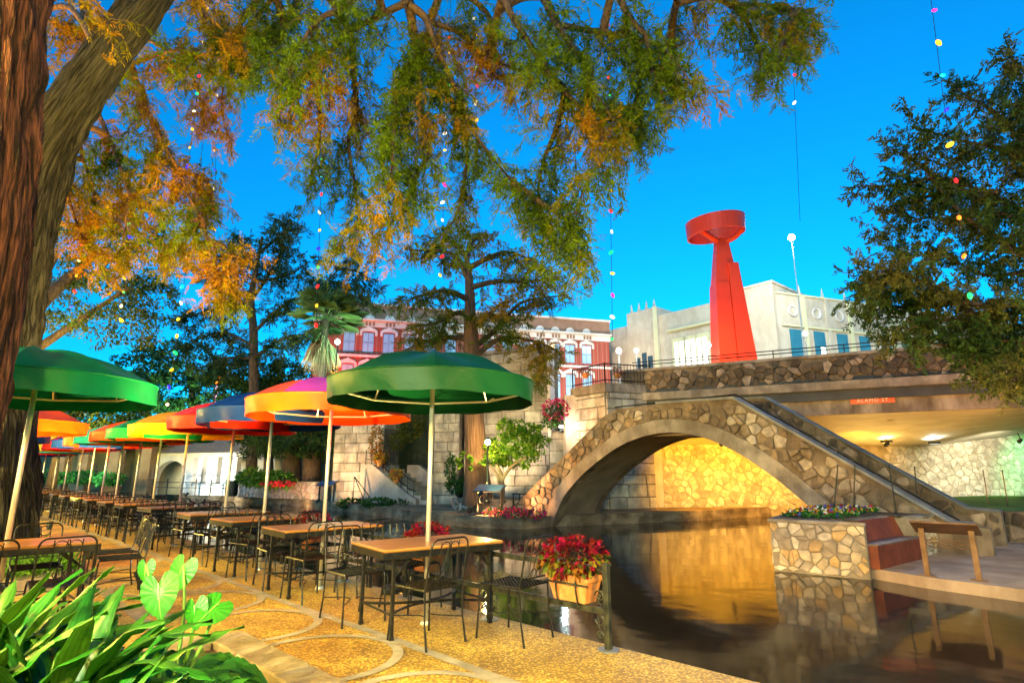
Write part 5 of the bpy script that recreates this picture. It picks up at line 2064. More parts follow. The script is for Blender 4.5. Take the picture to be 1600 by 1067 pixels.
grow(tc, [px3(b, 20.8, 20.8 + 2.2 * math.sin(i * 2.4)) for i, b in enumerate(cyp)], 0.07, (0.4, 1.1), (0.24, 0.42), 10, (0.5, 0.3), olive, droop=0.25, r0=0.09, skip=0.2, seed=8, spray_gap=0.1, flat=0.65, rad_k=1.4)

# taller sparse trees behind the curved planter
dark_green = mixcol((0.03, 0.06, 0.02), (0.075, 0.085, 0.02), -0.1)
td = thing('sparse_cypress', 'tall sparse dark cypress rising behind the blue umbrella', 'tree', at(392, 770, 33.5).xy.to_3d())
trunk_mesh([(td.location.x, 33.5, 0.0), at(396, 640, 33.5), at(396, 520, 33.5), at(392, 470, 33.5), at(400, 420, 33.5), at(410, 370, 33.5)], [0.34, 0.28, 0.24, 0.2, 0.15, 0.08], td, bark_dark, 16, 0.1, 4)
sp_b = [[(394, 500), (365, 455), (330, 430), (300, 420)], [(392, 470), (420, 430), (440, 390), (445, 355)], [(396, 520), (440, 480), (490, 455), (530, 420), (548, 395)],
        [(393, 480), (350, 480), (310, 490), (285, 500)], [(400, 420), (380, 390), (375, 370)], [(405, 395), (440, 365), (450, 345)], [(396, 540), (350, 520), (310, 530), (285, 550)],
        [(400, 440), (450, 430), (480, 410)], [(396, 560), (440, 530), (490, 520)], [(365, 455), (350, 420), (345, 400)], [(530, 420), (560, 425), (585, 445)], [(490, 455), (530, 455), (575, 470)], [(396, 560), (350, 560), (320, 580)]]
grow(td, [px3(b, 33.5, 33.5 + 3 * math.sin(i * 2.2)) for i, b in enumerate(sp_b)], 0.085, (0.7, 1.7), (0.34, 0.6), 10, (0.5, 0.3), dark_green, droop=0.2, r0=0.075, skip=0.15, seed=9, spray_gap=0.16, flat=0.5, rad_k=1.5)


def clump_tree(name, label, base, trunk_pts, trunk_r, clumps, N_, leaf, cols, m=bark_dark, weights=None, loc=None, group=None):
    """clumps: (centre, rx, ry, rz)"""
    t_ = thing(name, label, 'tree', base, group=group)
    for i, (tp_, tr_) in enumerate(zip(trunk_pts, trunk_r)):
        trunk_mesh(tp_, tr_, t_, m, 12, 0.08, 4, name='trunk' if i == 0 else 'limb')
    tot = sum(c[1] * c[3] for c in clumps)
    P_, A_2 = [], []
    for (c, rx, ry, rz) in clumps:
        n_ = int(N_ * rx * rz / tot)
        # each clump is made of many small tufts
        nt_ = max(6, n_ // 26)
        tp2, tv2 = blob_pts(nt_, rx, ry, rz, 0.55)
        idx = nrg.integers(0, nt_, n_)
        off = nrg.normal(size=(n_, 3)) * np.array([[0.17, 0.17, 0.11]]) * min(1.6, max(rx, rz)) * 0.7
        P_.append(tp2[idx] + off + np.array(c))
        A_2.append(tv2[idx] * 0.6 + nrg.normal(size=(n_, 3)) * 0.7)
    P_, A_2 = np.concatenate(P_), np.concatenate(A_2)
    n_ = len(P_)
    ll = nrg.uniform(leaf[0], leaf[1], n_)
    leafy('crown', P_ - np.array(t_.location), A_2, ll, ll * leaf[2], palette_cols(n_, cols, weights), t_, curl=0.15)
    return t_


DK = [(0.02, 0.05, 0.015), (0.03, 0.07, 0.02), (0.05, 0.085, 0.02)]
LM = [(0.08, 0.12, 0.012), (0.12, 0.14, 0.015), (0.05, 0.09, 0.012), (0.16, 0.13, 0.015)]


def sphere_clumps(lst, Y, ry=1.0):
    out = []
    for (px, py, rpx, rpy) in lst:
        c = at(px, py, Y + nrg.uniform(-1.2, 1.2))
        k = Y / FPX
        out.append((c, rpx * k, max(0.6, rpx * k * ry), rpy * k))
    return out


b = UN(23.0, 0.4)
clump_tree('dense_cypress', 'dense yellow-green tree behind the bright green umbrella', b, [[b, b + Vector((0.3, 0, 3)), b + Vector((1.2, 0.4, 6)), at(150, 400, 19)], [b + Vector((0.6, 0.2, 4)), at(90, 400, 18)], [b + Vector((0.6, 0.2, 4)), at(200, 450, 18)]], [[0.4, 0.33, 0.25, 0.08], [0.18, 0.05], [0.18, 0.05]],
           sphere_clumps([(110, 330, 45, 50), (90, 420, 50, 45), (150, 460, 60, 40), (210, 420, 50, 45), (180, 510, 60, 30), (100, 500, 45, 30), (240, 470, 45, 40), (170, 370, 50, 45), (225, 350, 40, 40), (70, 300, 30, 40)], 18.5), 15000, (0.09, 0.17, 0.42), LM + DK[1:])
b = at(300, 770, 40)
b.z = 0
clump_tree('background_tree', 'dark bluish evergreen between the pavilion and the sparse cypress', b, [[b, at(300, 600, 40)]], [[0.4, 0.2]],
           sphere_clumps([(300, 570, 50, 40), (270, 610, 45, 35), (340, 600, 45, 35), (310, 640, 60, 25), (250, 560, 35, 35)], 40), 6500, (0.22, 0.38, 0.42), DK)
b = at(420, 770, 36)
b.z = 0
clump_tree('background_tree', 'round dark green tree left of the palm above the umbrellas', b, [[b, at(420, 650, 36)]], [[0.35, 0.2]],
           sphere_clumps([(400, 585, 45, 30), (450, 590, 45, 28), (360, 605, 40, 25), (490, 590, 35, 22), (425, 620, 60, 25)], 36), 6500, (0.2, 0.34, 0.42), DK + [(0.05, 0.1, 0.02)])
for px, lb in ((455, 'dark thick trunk in the curved planter with low dense foliage, the one nearer the pavilion'), (487, 'dark thick trunk in the curved planter with low dense foliage, nearer the limestone wall')):
    b = at(px, 757, 30.5)
    b.z = 0.85
    clump_tree('planter_tree', lb, b, [[b, at(px, 690, 30.5), at(px - 4, 640, 30.5)]], [[0.5, 0.42, 0.3]],
               sphere_clumps([(px - 40, 690, 50, 25), (px + 10, 680, 45, 30), (px - 10, 655, 60, 25), (px + 25, 700, 28, 20), (px - 70, 670, 35, 30)], 30.3), 4200, (0.14, 0.26, 0.42), DK)
b = at(80, 760, 30)
b.z = 0
clump_tree('background_tree', 'yellow-green tree low behind the orange umbrella at the trunk', b, [[b, at(90, 700, 30)]], [[0.3, 0.15]],
           sphere_clumps([(95, 670, 45, 25), (140, 655, 45, 30), (60, 660, 40, 25), (180, 640, 40, 35), (110, 630, 50, 25)], 30), 6000, (0.16, 0.28, 0.42), LM + DK)
b = at(215, 760, 44)
b.z = 0
clump_tree('background_tree', 'blue-green tree far beyond the end of the umbrella row', b, [[b, at(215, 650, 44)]], [[0.3, 0.15]],
           sphere_clumps([(215, 620, 40, 40), (250, 650, 40, 30), (180, 600, 40, 40), (230, 580, 40, 40)], 44), 5000, (0.22, 0.4, 0.42), DK)

# small lit citrus tree beside the footbridge
b = Vector((*at(785, 770, 19.9).xy, 0.42))
clump_tree('citrus_tree', 'small bright green bushy tree lit up beside the footbridge stair', b, [[b, at(784, 745, 19.9), at(775, 725, 19.9)], [at(784, 750, 19.9), at(800, 728, 19.9), at(830, 710, 19.8)], [b, at(778, 745, 19.9), at(765, 725, 19.9)]], [[0.09, 0.07, 0.04], [0.06, 0.05, 0.02], [0.07, 0.05, 0.02]],
           sphere_clumps([(785, 700, 32, 20), (815, 690, 30, 22), (840, 695, 22, 18), (770, 710, 26, 18), (800, 670, 22, 18), (835, 675, 18, 14), (728, 720, 12, 12), (805, 715, 34, 14)], 19.8, 0.9), 5200, (0.09, 0.16, 0.5), [(0.10, 0.22, 0.015), (0.16, 0.28, 0.02), (0.06, 0.15, 0.012), (0.22, 0.3, 0.03)], mat('pale bark', (0.14, 0.09, 0.05), (0.22, 0.15, 0.09), 6, 0.9))

# right hand live oak
to_ = thing('live_oak', 'dark live oak crown reaching in over the street bridge from the right', 'tree', (12.2, 10.3, -0.1))
trunk_mesh([(12.2, 10.3, -0.15), (12.1, 10.4, 1.5), (11.8, 10.6, 3.5), (11.6, 10.8, 5.5), (11.2, 10.8, 7.5)], [0.45, 0.38, 0.33, 0.26, 0.15], to_, bark_dark, 20, 0.1, 4)
oak = [
    [(1720, 430), (1600, 400), (1500, 330), (1440, 260), (1395, 235)], [(1720, 330), (1620, 250), (1560, 180), (1510, 150), (1490, 130)],
    [(1720, 480), (1600, 480), (1500, 470), (1420, 430), (1370, 425)], [(1720, 380), (1600, 330), (1480, 280), (1400, 290), (1345, 290)],
    [(1720, 520), (1590, 530), (1500, 540), (1440, 535)], [(1720, 200), (1640, 150), (1600, 110), (1580, 90)],
    [(1600, 400), (1540, 360), (1450, 340), (1380, 370)], [(1600, 480), (1540, 500), (1460, 500), (1420, 515), (1400, 535)],
    [(1640, 300), (1580, 240), (1500, 220), (1430, 200)], [(1640, 480), (1600, 430), (1540, 430), (1470, 400), (1400, 400)],
    [(1700, 280), (1620, 200), (1590, 160)], [(1500, 470), (1440, 480), (1390, 480), (1350, 490)], [(1560, 500), (1540, 540), (1520, 575)],
    [(1640, 540), (1600, 570), (1580, 600)], [(1560, 300), (1500, 300), (1440, 310), (1400, 330)], [(1650, 400), (1600, 350), (1560, 330)], [(1420, 430), (1390, 440), (1350, 455)],
    [(1600, 540), (1560, 530), (1530, 560)], [(1680, 250), (1640, 240), (1600, 230)],
]
oakc = mixcol((0.035, 0.07, 0.016), (0.09, 0.085, 0.018), -0.2, 1.2)
grow(to_, [px3(b_, 10.8, 10.8 + 1.3 * math.sin(i * 2.3)) for i, b_ in enumerate(oak)], 0.042, (0.35, 0.95), (0.12, 0.2), 10, (0.5, 0.45), oakc, droop=0.15, r0=0.06, skip=0.1, seed=12, spray_gap=0.055, limb_m=bark_dark, skel=catmull([(12.1, 10.4, 1.5), (11.8, 10.6, 3.5), (11.6, 10.8, 5.5), (11.2, 10.8, 7.5)], 8))

# fan palm with a skirt of dead fronds
fp = thing('fan_palm', 'fan palm with shaggy straw skirt of dead fronds in front of the brick building', 'palm', Vector((*at(508, 770, 31).xy, 0.5)))
cpt = at(508, 500, 31)
MB().tube([Vector((cpt.x, 31, 0.4)), Vector((cpt.x, 31, 4)), cpt], [0.3, 0.26, 0.22], 12).build('trunk', bark_dark, fp, world=True)
frond_m = mat('palm frond', (0.06, 0.12, 0.03), (0.13, 0.2, 0.06), 5, 0.5, trans=0.3, rnd=0.4)
dead_m = mat('dead frond straw', (0.26, 0.17, 0.08), (0.42, 0.3, 0.17), 6, 0.9, rnd=0.2)


def fan(parent, c, d, stalk, size, m, blades=19, spread=150, name='frond', droop=0.25):
    d = Vector(d).normalized()
    up = Vector((0, 0, 1)) if abs(d.z) < 0.9 else Vector((1, 0, 0))
    sd = d.cross(up).normalized()
    nn = sd.cross(d)
    hub = Vector(c) + d * stalk
    mb_ = MB().tube([c, hub], 0.025, 4)
    for k in range(blades):
        a = R(-spread / 2 + spread * k / (blades - 1))
        dr = d * math.cos(a) + sd * math.sin(a)
        ln = size * (0.75 + 0.25 * math.cos(a)) * rng.uniform(.9, 1.05)
        w = size * 0.034
        s2 = dr.cross(nn).normalized()
        m1 = hub + dr * ln * 0.5 - Vector((0, 0, droop * ln * 0.15))
        tp_ = hub + dr * ln - Vector((0, 0, droop * ln))
        mb_.add([hub, m1 + s2 * w + nn * w * .4, tp_, m1 - s2 * w + nn * w * .4], [(0, 1, 2), (0, 2, 3)])
    mb_.build(name, m, parent, world=True)


for k in range(46):
    th, el = rng.uniform(0, 2 * math.pi), R(rng.uniform(-15, 75))
    d = (math.cos(th) * math.cos(el), math.sin(th) * math.cos(el), math.sin(el))
    fan(fp, cpt, d, rng.uniform(0.9, 1.3), rng.uniform(1.1, 1.5), frond_m)
for k in range(26):
    th, el = rng.uniform(0, 2 * math.pi), R(rng.uniform(-85, -55))
    d = (math.cos(th) * math.cos(el), math.sin(th) * math.cos(el), math.sin(el))
    fan(fp, cpt - Vector((0, 0, 0.2 + 0.5 * rng.random())), d, rng.uniform(0.6, 1.5), rng.uniform(0.9, 1.2), dead_m, 9, 70, 'dead_frond', 0.5)


# ------------------------------------------------------------------ shrubs and flower beds
def shrub(name, label, base, clumps, N_, leaf, cols, cat='shrub', weights=None):
    t_ = thing(name, label, cat, base)
    P_, A_2 = [], []
    tot = sum(c[1] * c[3] for c in clumps)
    for (c, rx, ry, rz) in clumps:
        n_ = int(N_ * rx * rz / tot)
        p_, v_ = blob_pts(n_, rx, ry, rz, 0.4)
        P_.append(p_ + np.array(c))
        A_2.append(v_ + nrg.normal(size=(n_, 3)) * 0.7)
    P_, A_2 = np.concatenate(P_), np.concatenate(A_2)
    n_ = len(P_)
    ll = nrg.uniform(leaf[0], leaf[1], n_)
    leafy('foliage', P_ - np.array(t_.location), A_2, ll, ll * leaf[2], palette_cols(n_, cols, weights), t_, curl=0.15)
    c0 = Vector(base)
    MB().tube([c0, Vector(clumps[0][0])], [0.04, 0.015], 5).build('stem', bark_dark, t_, world=True)
    return t_


GR = [(0.03, 0.09, 0.015), (0.05, 0.13, 0.02), (0.02, 0.06, 0.012)]
b = at(872, 668, 22.9)
shrub('bougainvillea', 'bougainvillea with magenta bracts spilling over the terrace wall', b, sphere_clumps([(872, 645, 24, 18), (885, 655, 14, 16), (862, 658, 16, 10)], 22.9, 0.5), 1500, (0.08, 0.14, 0.55), GR, 'shrub')
N2 = 210
p_, v_ = blob_pts(N2, 0.52, 0.35, 0.42, 0.7)
p_ = p_ + np.array(at(868, 640, 22.7))
fl = thing('bougainvillea_blossom', 'magenta bougainvillea blossom sprays along the pier side', 'flowers', at(868, 645, 22.7))
leafy('blossoms', p_ - np.array(fl.location), v_, np.full(N2, 0.11), np.full(N2, 0.09), palette_cols(N2, [(0.34, 0.012, 0.10), (0.42, 0.03, 0.16), (0.36, 0.012, 0.04)]), fl)
b = at(800, 805, 18.4)
b.z = 0.08
t = shrub('flower_bed', 'low bed of pink and red flowers at the quay edge before the footbridge', b, sphere_clumps([(775, 800, 22, 5), (805, 800, 25, 6), (835, 802, 20, 5)], 18.5, 0.5), 900, (0.06, 0.11, 0.6), GR + [(0.5, 0.02, 0.12), (0.55, 0.03, 0.05), (0.5, 0.03, 0.22)], 'flowers')
b = at(600, 790, 25.6)
b.z = 0.08
shrub('low_hedge', 'low dark hedge along the quay under the limestone wall', b, sphere_clumps([(550, 785, 24, 7), (590, 785, 24, 7), (625, 788, 22, 7)], 25.4, 0.4), 1500, (0.1, 0.16, 0.5), GR, 'hedge')
b = at(715, 770, 24.6)
b.z = 0.42
shrub('juniper', 'dark pointed juniper and shrubs beside the stair foot', b, sphere_clumps([(704, 735, 7, 28), (710, 760, 12, 10), (724, 758, 12, 12)], 24.3, 0.8), 1200, (0.1, 0.18, 0.35), GR, 'shrub')
for (px, py, Y, lb) in ((395, 745, 31, 'bright green leafy plants lit at the start of the curved planter'), (430, 748, 30.6, 'spiky yellow-green plants in the middle of the curved planter')):
    b = at(px, 755, Y)
    b.z = 0.85
    shrub('leafy_plant', lb, b, sphere_clumps([(px, py, 22, 12), (px + 14, py + 2, 14, 10)], Y, 0.6), 900, (0.16, 0.34, 0.3), [(0.10, 0.25, 0.02), (0.16, 0.3, 0.03), (0.05, 0.15, 0.02)])
b = at(440, 757, 30)
b.z = 0.9
shrub('red_flowers', 'strip of red flowers along the curved planter top', b, sphere_clumps([(435, 755, 25, 3)], 29.9, 0.3), 260, (0.1, 0.14, 0.7), [(0.5, 0.015, 0.03), (0.4, 0.02, 0.05)], 'flowers')
b = at(640, 690, 26.4)
shrub('hanging_vine', 'mossy green vine hanging inside the arched stair opening', at(640, 655, 26.3), sphere_clumps([(640, 672, 22, 18), (620, 690, 14, 12), (655, 660, 12, 18)], 26.3, 0.4), 1600, (0.09, 0.16, 0.5), [(0.09, 0.1, 0.015), (0.14, 0.12, 0.02), (0.06, 0.08, 0.015)], 'vine')
b = at(590, 700, 26.6)
shrub('potted_creeper', 'orange and green creeper growing at the left edge of the stair opening', at(588, 720, 26.4), sphere_clumps([(588, 690, 9, 32), (598, 715, 10, 12)], 26.4, 0.4), 700, (0.09, 0.16, 0.5), [(0.3, 0.1, 0.02), (0.1, 0.12, 0.02), (0.35, 0.14, 0.02)], 'plant')
for i, (px, py, lb) in enumerate(((612, 722, 'terracotta pot of yellow-green flowers high on the stair cheek wall'), (637, 748, 'terracotta pot of orange flowers low on the stair cheek wall'), (690, 748, 'terracotta pot of orange flowers on the rear stair rail'))):
    u_ = u_at(LW, px, py)
    hh = 0.80 if i < 2 else -1.1
    b = LW(u_, at(px, py + 6, LW(u_, 0, hh).y).z, hh + 0.1)
    t = shrub('flower_pot', lb, b, [(b + Vector((0, 0, 0.34)), 0.26, 0.22, 0.24)], 260, (0.08, 0.14, 0.55), [(0.5, 0.26, 0.02), (0.2, 0.24, 0.02), (0.5, 0.14, 0.02)], 'flower pot')
    MB().lathe([(0.001, -0.02), (0.1, -0.02), (0.15, 0.2), (0.17, 0.2), (0.17, 0.25), (0.14, 0.25), (0.13, 0.18)], 14).build('pot', terracotta, t)
for k, (px, lb) in enumerate(((915, 'hanging pot with pink flowers at the corner of the pier railing'), (965, 'pot with pale flowers on the pier railing by the parapet'))):
    b = at(px, 590, 21.8 if k else 22.2)
    t = shrub('railing_pot', lb, b, [(b + Vector((0, 0, 0.26)), 0.2, 0.2, 0.16)], 160, (0.06, 0.1, 0.55), [(0.4, 0.06, 0.08), (0.08, 0.14, 0.03), (0.3, 0.1, 0.1)], 'flower pot')
    MB().lathe([(0.001, -0.02), (0.1, -0.02), (0.16, 0.16), (0.14, 0.16), (0.13, 0.1)], 12).build('pot', terracotta, t)
hb = at(130, 755, 34)
hb.z = 0
shrub('green_hedge', 'bright green hedge below the colonnade building', hb, sphere_clumps([(80, 745, 35, 8), (130, 745, 35, 9), (170, 748, 25, 8)], 34, 0.3), 1500, (0.16, 0.28, 0.5), [(0.03, 0.16, 0.04), (0.05, 0.22, 0.05)], 'hedge')

# ------------------------------------------------------------------ foreground planter
fpn = thing('planter_border', 'pale limestone slab border of the foreground plant bed', 'planter', UN(2.2, 2.0))
slab_m = mat('pale slab', (0.22, 0.18, 0.11), (0.34, 0.28, 0.18), 4, 0.8, 0.4, 25, dirt=0.25)
s_ = 0.4
k = 0
while s_ < 5.3:
    ln = rng.uniform(0.5, 0.75)
    MB().box(UN(s_ + ln / 2, 1.98, 0.055), (0.28, ln - 0.015, 0.12), Matrix.Rotation(math.pi / 4, 3, 'Z') @ Matrix.Rotation(R(rng.uniform(-1, 1)), 3, 'Z'), 0.015).build('slab', slab_m, fpn, world=True)
    s_ += ln
n_ = 1.84
while n_ > -0.8:
    ln = rng.uniform(0.5, 0.7)
    MB().box(UN(5.3, n_ - ln / 2, 0.05), (ln - 0.015, 0.26, 0.11), Matrix.Rotation(math.pi / 4, 3, 'Z'), 0.015).build('slab', slab_m, fpn, world=True)
    n_ -= ln
fix_normals(struct('planter_soil', MB().prism([UN(0.2, 1.86), UN(5.18, 1.86), UN(5.18, -0.8), UN(0.2, -0.8)], 0.002, 0.05), soil_m))
# leaf litter / mulch
N2 = 1500
pp = np.array([tuple(UN(rng.uniform(0.3, 5.1), rng.uniform(-0.6, 1.8), 0.055)) for _ in range(N2)])
ml = thing('mulch', 'dry leaf mulch scattered over the foreground plant bed', 'mulch', UN(2.5, 0.6, 0.05))
ml['kind'] = 'stuff'
leafy('mulch_cover', pp - np.array(ml.location), np.c_[nrg.normal(size=(N2, 2)), nrg.uniform(0, 0.4, N2)], nrg.uniform(0.04, 0.09, N2), nrg.uniform(0.02, 0.04, N2), palette_cols(N2, [(0.25, 0.14, 0.06), (0.16, 0.09, 0.04), (0.32, 0.2, 0.09)]), ml)


def blade(parent, base, az, length, width, lift, bend, m, twist=0.0, name='leaf', petiole=0.35):
    """long strap leaf on a stalk, creased along the midrib"""
    N_ = 14
    d = Vector((math.cos(az), math.sin(az), 0))
    p = Vector(base)
    el = lift
    pts, dirs = [], []
    for i in range(N_ + 1):
        dirs.append(d * math.cos(el) + Vector((0, 0, math.sin(el))))
        pts.append(p.copy())
        p += dirs[-1] * (length / N_)
        if i / N_ > petiole * 0.6:
            el -= bend / N_
    sd = Vector((-math.sin(az), math.cos(az), 0))
    vs_, fs_, tn_ = [], [], []
    hue, yl = rng.uniform(0.6, 1.15), rng.uniform(0.7, 1.9)
    for i, q in enumerate(pts):
        f = i / N_
        if f < petiole:
            w = 0.006
        else:
            g = (f - petiole) / (1 - petiole)
            w = max(0.001, width * (math.sin(math.pi * g ** 0.8) ** 0.75))
        nn = dirs[i].cross(sd).normalized()
        s2 = (sd * math.cos(twist * f) + nn * math.sin(twist * f))
        n2 = dirs[i].cross(s2)
        wav = 0.012 * math.sin(i * 1.9 + az * 3) if f > petiole else 0
        for j in range(11):
            x = (j - 5) / 5
            vs_.append(q + s2 * w * x - n2 * (w * 0.35 * x * x + wav * x) + n2 * (0.003 if j % 2 else 0.0))
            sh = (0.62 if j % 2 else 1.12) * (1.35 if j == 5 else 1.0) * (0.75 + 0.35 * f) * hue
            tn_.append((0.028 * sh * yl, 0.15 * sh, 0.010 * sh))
    for i in range(N_):
        for j in range(10):
            a_ = i * 11 + j
            fs_.append((a_, a_ + 1, a_ + 12, a_ + 11))
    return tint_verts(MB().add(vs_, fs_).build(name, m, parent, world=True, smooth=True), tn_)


def vein_mat(name, c1, c2, scale):
    return mat(name, c1, c2, scale, 0.32, 0.25, 16, spec=0.5, rnd=0.28, trans=0.28, stretch=(1, 1, 1))


strap_m = mat('strap leaf', (0, 0, 0), attr='tint', rough=0.36, spec=0.45, rnd=0.3, trans=0.22, bump=0.2, bscale=20)
ear_m = mat('elephant ear leaf', (0, 0, 0), attr='tint', rough=0.38, spec=0.4, rnd=0.12, trans=0.25, bump=0.15, bscale=25)


def tint_verts(o_, cols_):
    ca_ = o_.data.color_attributes.new('tint', 'FLOAT_COLOR', 'POINT')
    c4 = np.ones((len(cols_), 4))
    c4[:, :3] = cols_
    ca_.data.foreach_set('color', c4.ravel())
    return o_


jag_m = vein_mat('jagged leaf', (0.02, 0.11, 0.008), (0.05, 0.2, 0.016), 10)
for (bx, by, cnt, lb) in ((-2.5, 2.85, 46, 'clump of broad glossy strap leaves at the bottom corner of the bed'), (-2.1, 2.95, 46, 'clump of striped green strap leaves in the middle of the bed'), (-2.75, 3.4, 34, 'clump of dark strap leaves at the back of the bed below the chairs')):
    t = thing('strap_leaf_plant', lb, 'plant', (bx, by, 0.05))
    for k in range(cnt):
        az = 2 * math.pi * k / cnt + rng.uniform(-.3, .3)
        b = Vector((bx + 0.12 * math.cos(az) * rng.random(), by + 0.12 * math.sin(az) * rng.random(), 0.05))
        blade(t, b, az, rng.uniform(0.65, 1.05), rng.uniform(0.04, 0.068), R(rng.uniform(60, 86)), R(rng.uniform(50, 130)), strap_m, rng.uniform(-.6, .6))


def ear_leaf(parent, base, tip, size, facing, m, roll=0.0, edge=0.05):
    """heart-shaped leaf; facing = leaf normal, hanging from the stalk end"""
    base, tip = Vector(base), Vector(tip)
    mid = base.lerp(tip, 0.55) + Vector((0.03, 0.02, 0.05))
    nn = Vector(facing).normalized()
    dn = Vector((0, 0, -1))
    ay = (dn - nn * dn.dot(nn)).normalized()
    ax_ = nn.cross(ay)
    ay, ax_ = ay * math.cos(roll) + ax_ * math.sin(roll), ax_ * math.cos(roll) - ay * math.sin(roll)
    prof = [(0, 0.0), (0.16, -0.30), (0.34, -0.36), (0.5, -0.24), (0.58, 0.0), (0.58, 0.25), (0.5, 0.5), (0.36, 0.75), (0.17, 0.95), (0.0, 1.08)]
    ring = [(x, y) for x, y in prof] + [(-x, y) for x, y in reversed(prof[1:-1])]
    pts2 = [(p.x, p.y) for p in catmull([Vector((x, y, 0)) for x, y in ring] + [Vector((*ring[0], 0))], 4)][:-1]
    n_ = len(pts2)
    vs_ = []
    for lv, kk in enumerate((1.0, 0.66, 0.33)):
        for i, (x, y) in enumerate(pts2):
            cx, cy = 0, 0.3
            wv = (edge * math.sin(i * 1.55) * (1 if lv == 0 else 0.4))
            xx, yy = cx + (x - cx) * kk, cy + (y - cy) * kk
            z = -0.20 * abs(xx) ** 1.3 - 0.16 * max(0, yy) ** 2 + wv * 0.25
            vs_.append(tip + (ax_ * xx + ay * yy + nn * z) * size * (1 + wv * 0.3))
    vs_.append(tip + (ay * 0.3 + nn * 0.0) * size)
    fs_ = []
    for lv in range(2):
        for i in range(n_):
            j = (i + 1) % n_
            fs_.append((lv * n_ + i, lv * n_ + j, (lv + 1) * n_ + j, (lv + 1) * n_ + i))
    for i in range(n_):
        fs_.append((2 * n_ + i, 2 * n_ + (i + 1) % n_, 3 * n_))
    tn_ = []
    for q in range(len(vs_)):
        sh = (0.95 if q % n_ % 5 else 1.15) * (1.0 if q % n_ % 5 not in (2, 3) else 0.88) * (0.85 + 0.1 * (q // n_))
        tn_.append((0.03 * sh, 0.2 * sh, 0.008 * sh))
    o_ = tint_verts(MB().add(vs_, fs_).build('leaf', m, parent, world=True, smooth=True), tn_)
    stalk = MB().tube(catmull([base, mid, tip], 5), [0.014 - 0.007 * i / 10 for i in range(11)], 6).build('stalk', mat('leaf stalk', (0.10, 0.26, 0.03), (0.16, 0.34, 0.05), 6, 0.45), parent, world=True, smooth=True)
    for sgn2 in [0.0]:
        MB().tube([tip + nn * 0.004 * 1, tip + ay * 0.5 * size + nn * (-0.02) * size, tip + (ay * 1.05 + nn * -0.17) * size], [0.006, 0.004, 0.001], 4).build('midrib', MATS['leaf stalk'], parent, world=True)
    return o_


ep = thing('elephant_ear', 'elephant ear plant with big round scalloped leaves above the bed', 'plant', (-1.85, 3.45, 0.05))
for (px, py, Y, size, fx, roll) in ((248, 912, 3.35, 0.165, (0.15, -1, 0.35), 0.25), (287, 882, 3.7, 0.15, (-0.1, -1, 0.3), -0.2), (342, 942, 3.5, 0.15, (0.5, -0.6, 0.75), -0.9), (228, 882, 3.6, 0.09, (0, -1, 0.2), 0.1), (305, 945, 3.45, 0.12, (-0.2, -1, 0.3), 0.3)):
    ear_leaf(ep, (-1.85 + rng.uniform(-.08, .08), 3.45 + rng.uniform(-.08, .08), 0.05), at(px, py, Y), size, fx, ear_m, roll)


def lobed(parent, base, az, length, m):
    """divided leaf: midrib with pairs of pointed lobes"""
    d = Vector((math.cos(az), math.sin(az), 0))
    sd = Vector((-d.y, d.x, 0))
    p = Vector(base)
    el = R(rng.uniform(45, 75))
    mb_ = MB()
    pts = [p.copy()]
    for i in range(10):
        p = p + (d * math.cos(el) + Vector((0, 0, math.sin(el)))) * length / 10
        el -= R(rng.uniform(8, 13))
        pts.append(p.copy())
    mb_.tube(pts, [0.006 - 0.0045 * i / 10 for i in range(11)], 5)
    for i in range(4, 11):
        w = length * 0.30 * math.sin(math.pi * (i - 2.5) / 9)
        t_ = (pts[i] - pts[i - 1]).normalized()
        for sg in (1, -1):
            q = pts[i] + t_ * w * 0.55 + sd * sg * w + Vector((0, 0, -0.12 * w))
            u_ = Vector((0, 0, 0.18 * w))
            mb_.add([pts[i] - t_ * 0.035, pts[i] + sd * sg * w * 0.45 + u_ - t_ * 0.012, q, pts[i] + sd * sg * w * 0.5 + t_ * (w * 0.3 + 0.03) + u_, pts[i] + t_ * 0.03], [(0, 1, 3, 4), (1, 2, 3)])
    mb_.build('leaf', m, parent, world=True, smooth=False)


for (bx, by, cnt, lb) in ((-1.98, 3.3, 40, 'jagged leafy plant at the outer edge of the foreground bed'), (-1.9, 2.85, 30, 'low jagged leafy plant at the bottom of the foreground bed')):
    t = thing('jagged_leaf_plant', lb, 'plant', (bx, by, 0.05))
    for k in range(cnt):
        lobed(t, (bx + rng.uniform(-.16, .16), by + rng.uniform(-.16, .16), 0.05), rng.uniform(0, 6.28), rng.uniform(0.4, 0.75), jag_m)

# bright ground cover round the grey trunk
fix_normals(MB().prism([UN(9.2, -0.2), UN(9.2, 1.35), UN(9.9, 1.75), UN(12.5, 1.8), UN(13.2, 1.2), UN(13.2, -0.2)], 0.0, 0.16).build('tree_bed', concrete))
o = bpy.data.objects['tree_bed']
tag(o, 'low raised bed around the grey trunk behind the table', 'planter')
N2 = 2600
sv_ = nrg.uniform(9.3, 13, N2)
nv_ = nrg.uniform(0.3, 1.62, N2)
pp = np.c_[Q * (nv_ - sv_), Q * (nv_ + sv_), np.full(N2, 0.16)]
gc = thing('liriope', 'tufts of bright green ribbon grass in the bed around the grey trunk', 'grass', UN(11, 1, 0.16))
gc['kind'] = 'stuff'
leafy('grass_blades', pp - np.array(gc.location), np.c_[nrg.normal(size=(N2, 2)) * 0.5, np.ones(N2)], nrg.uniform(0.2, 0.45, N2), nrg.uniform(0.015, 0.035, N2), palette_cols(N2, [(0.08, 0.22, 0.02), (0.16, 0.34, 0.04), (0.05, 0.14, 0.015)]), gc, curl=0.3)

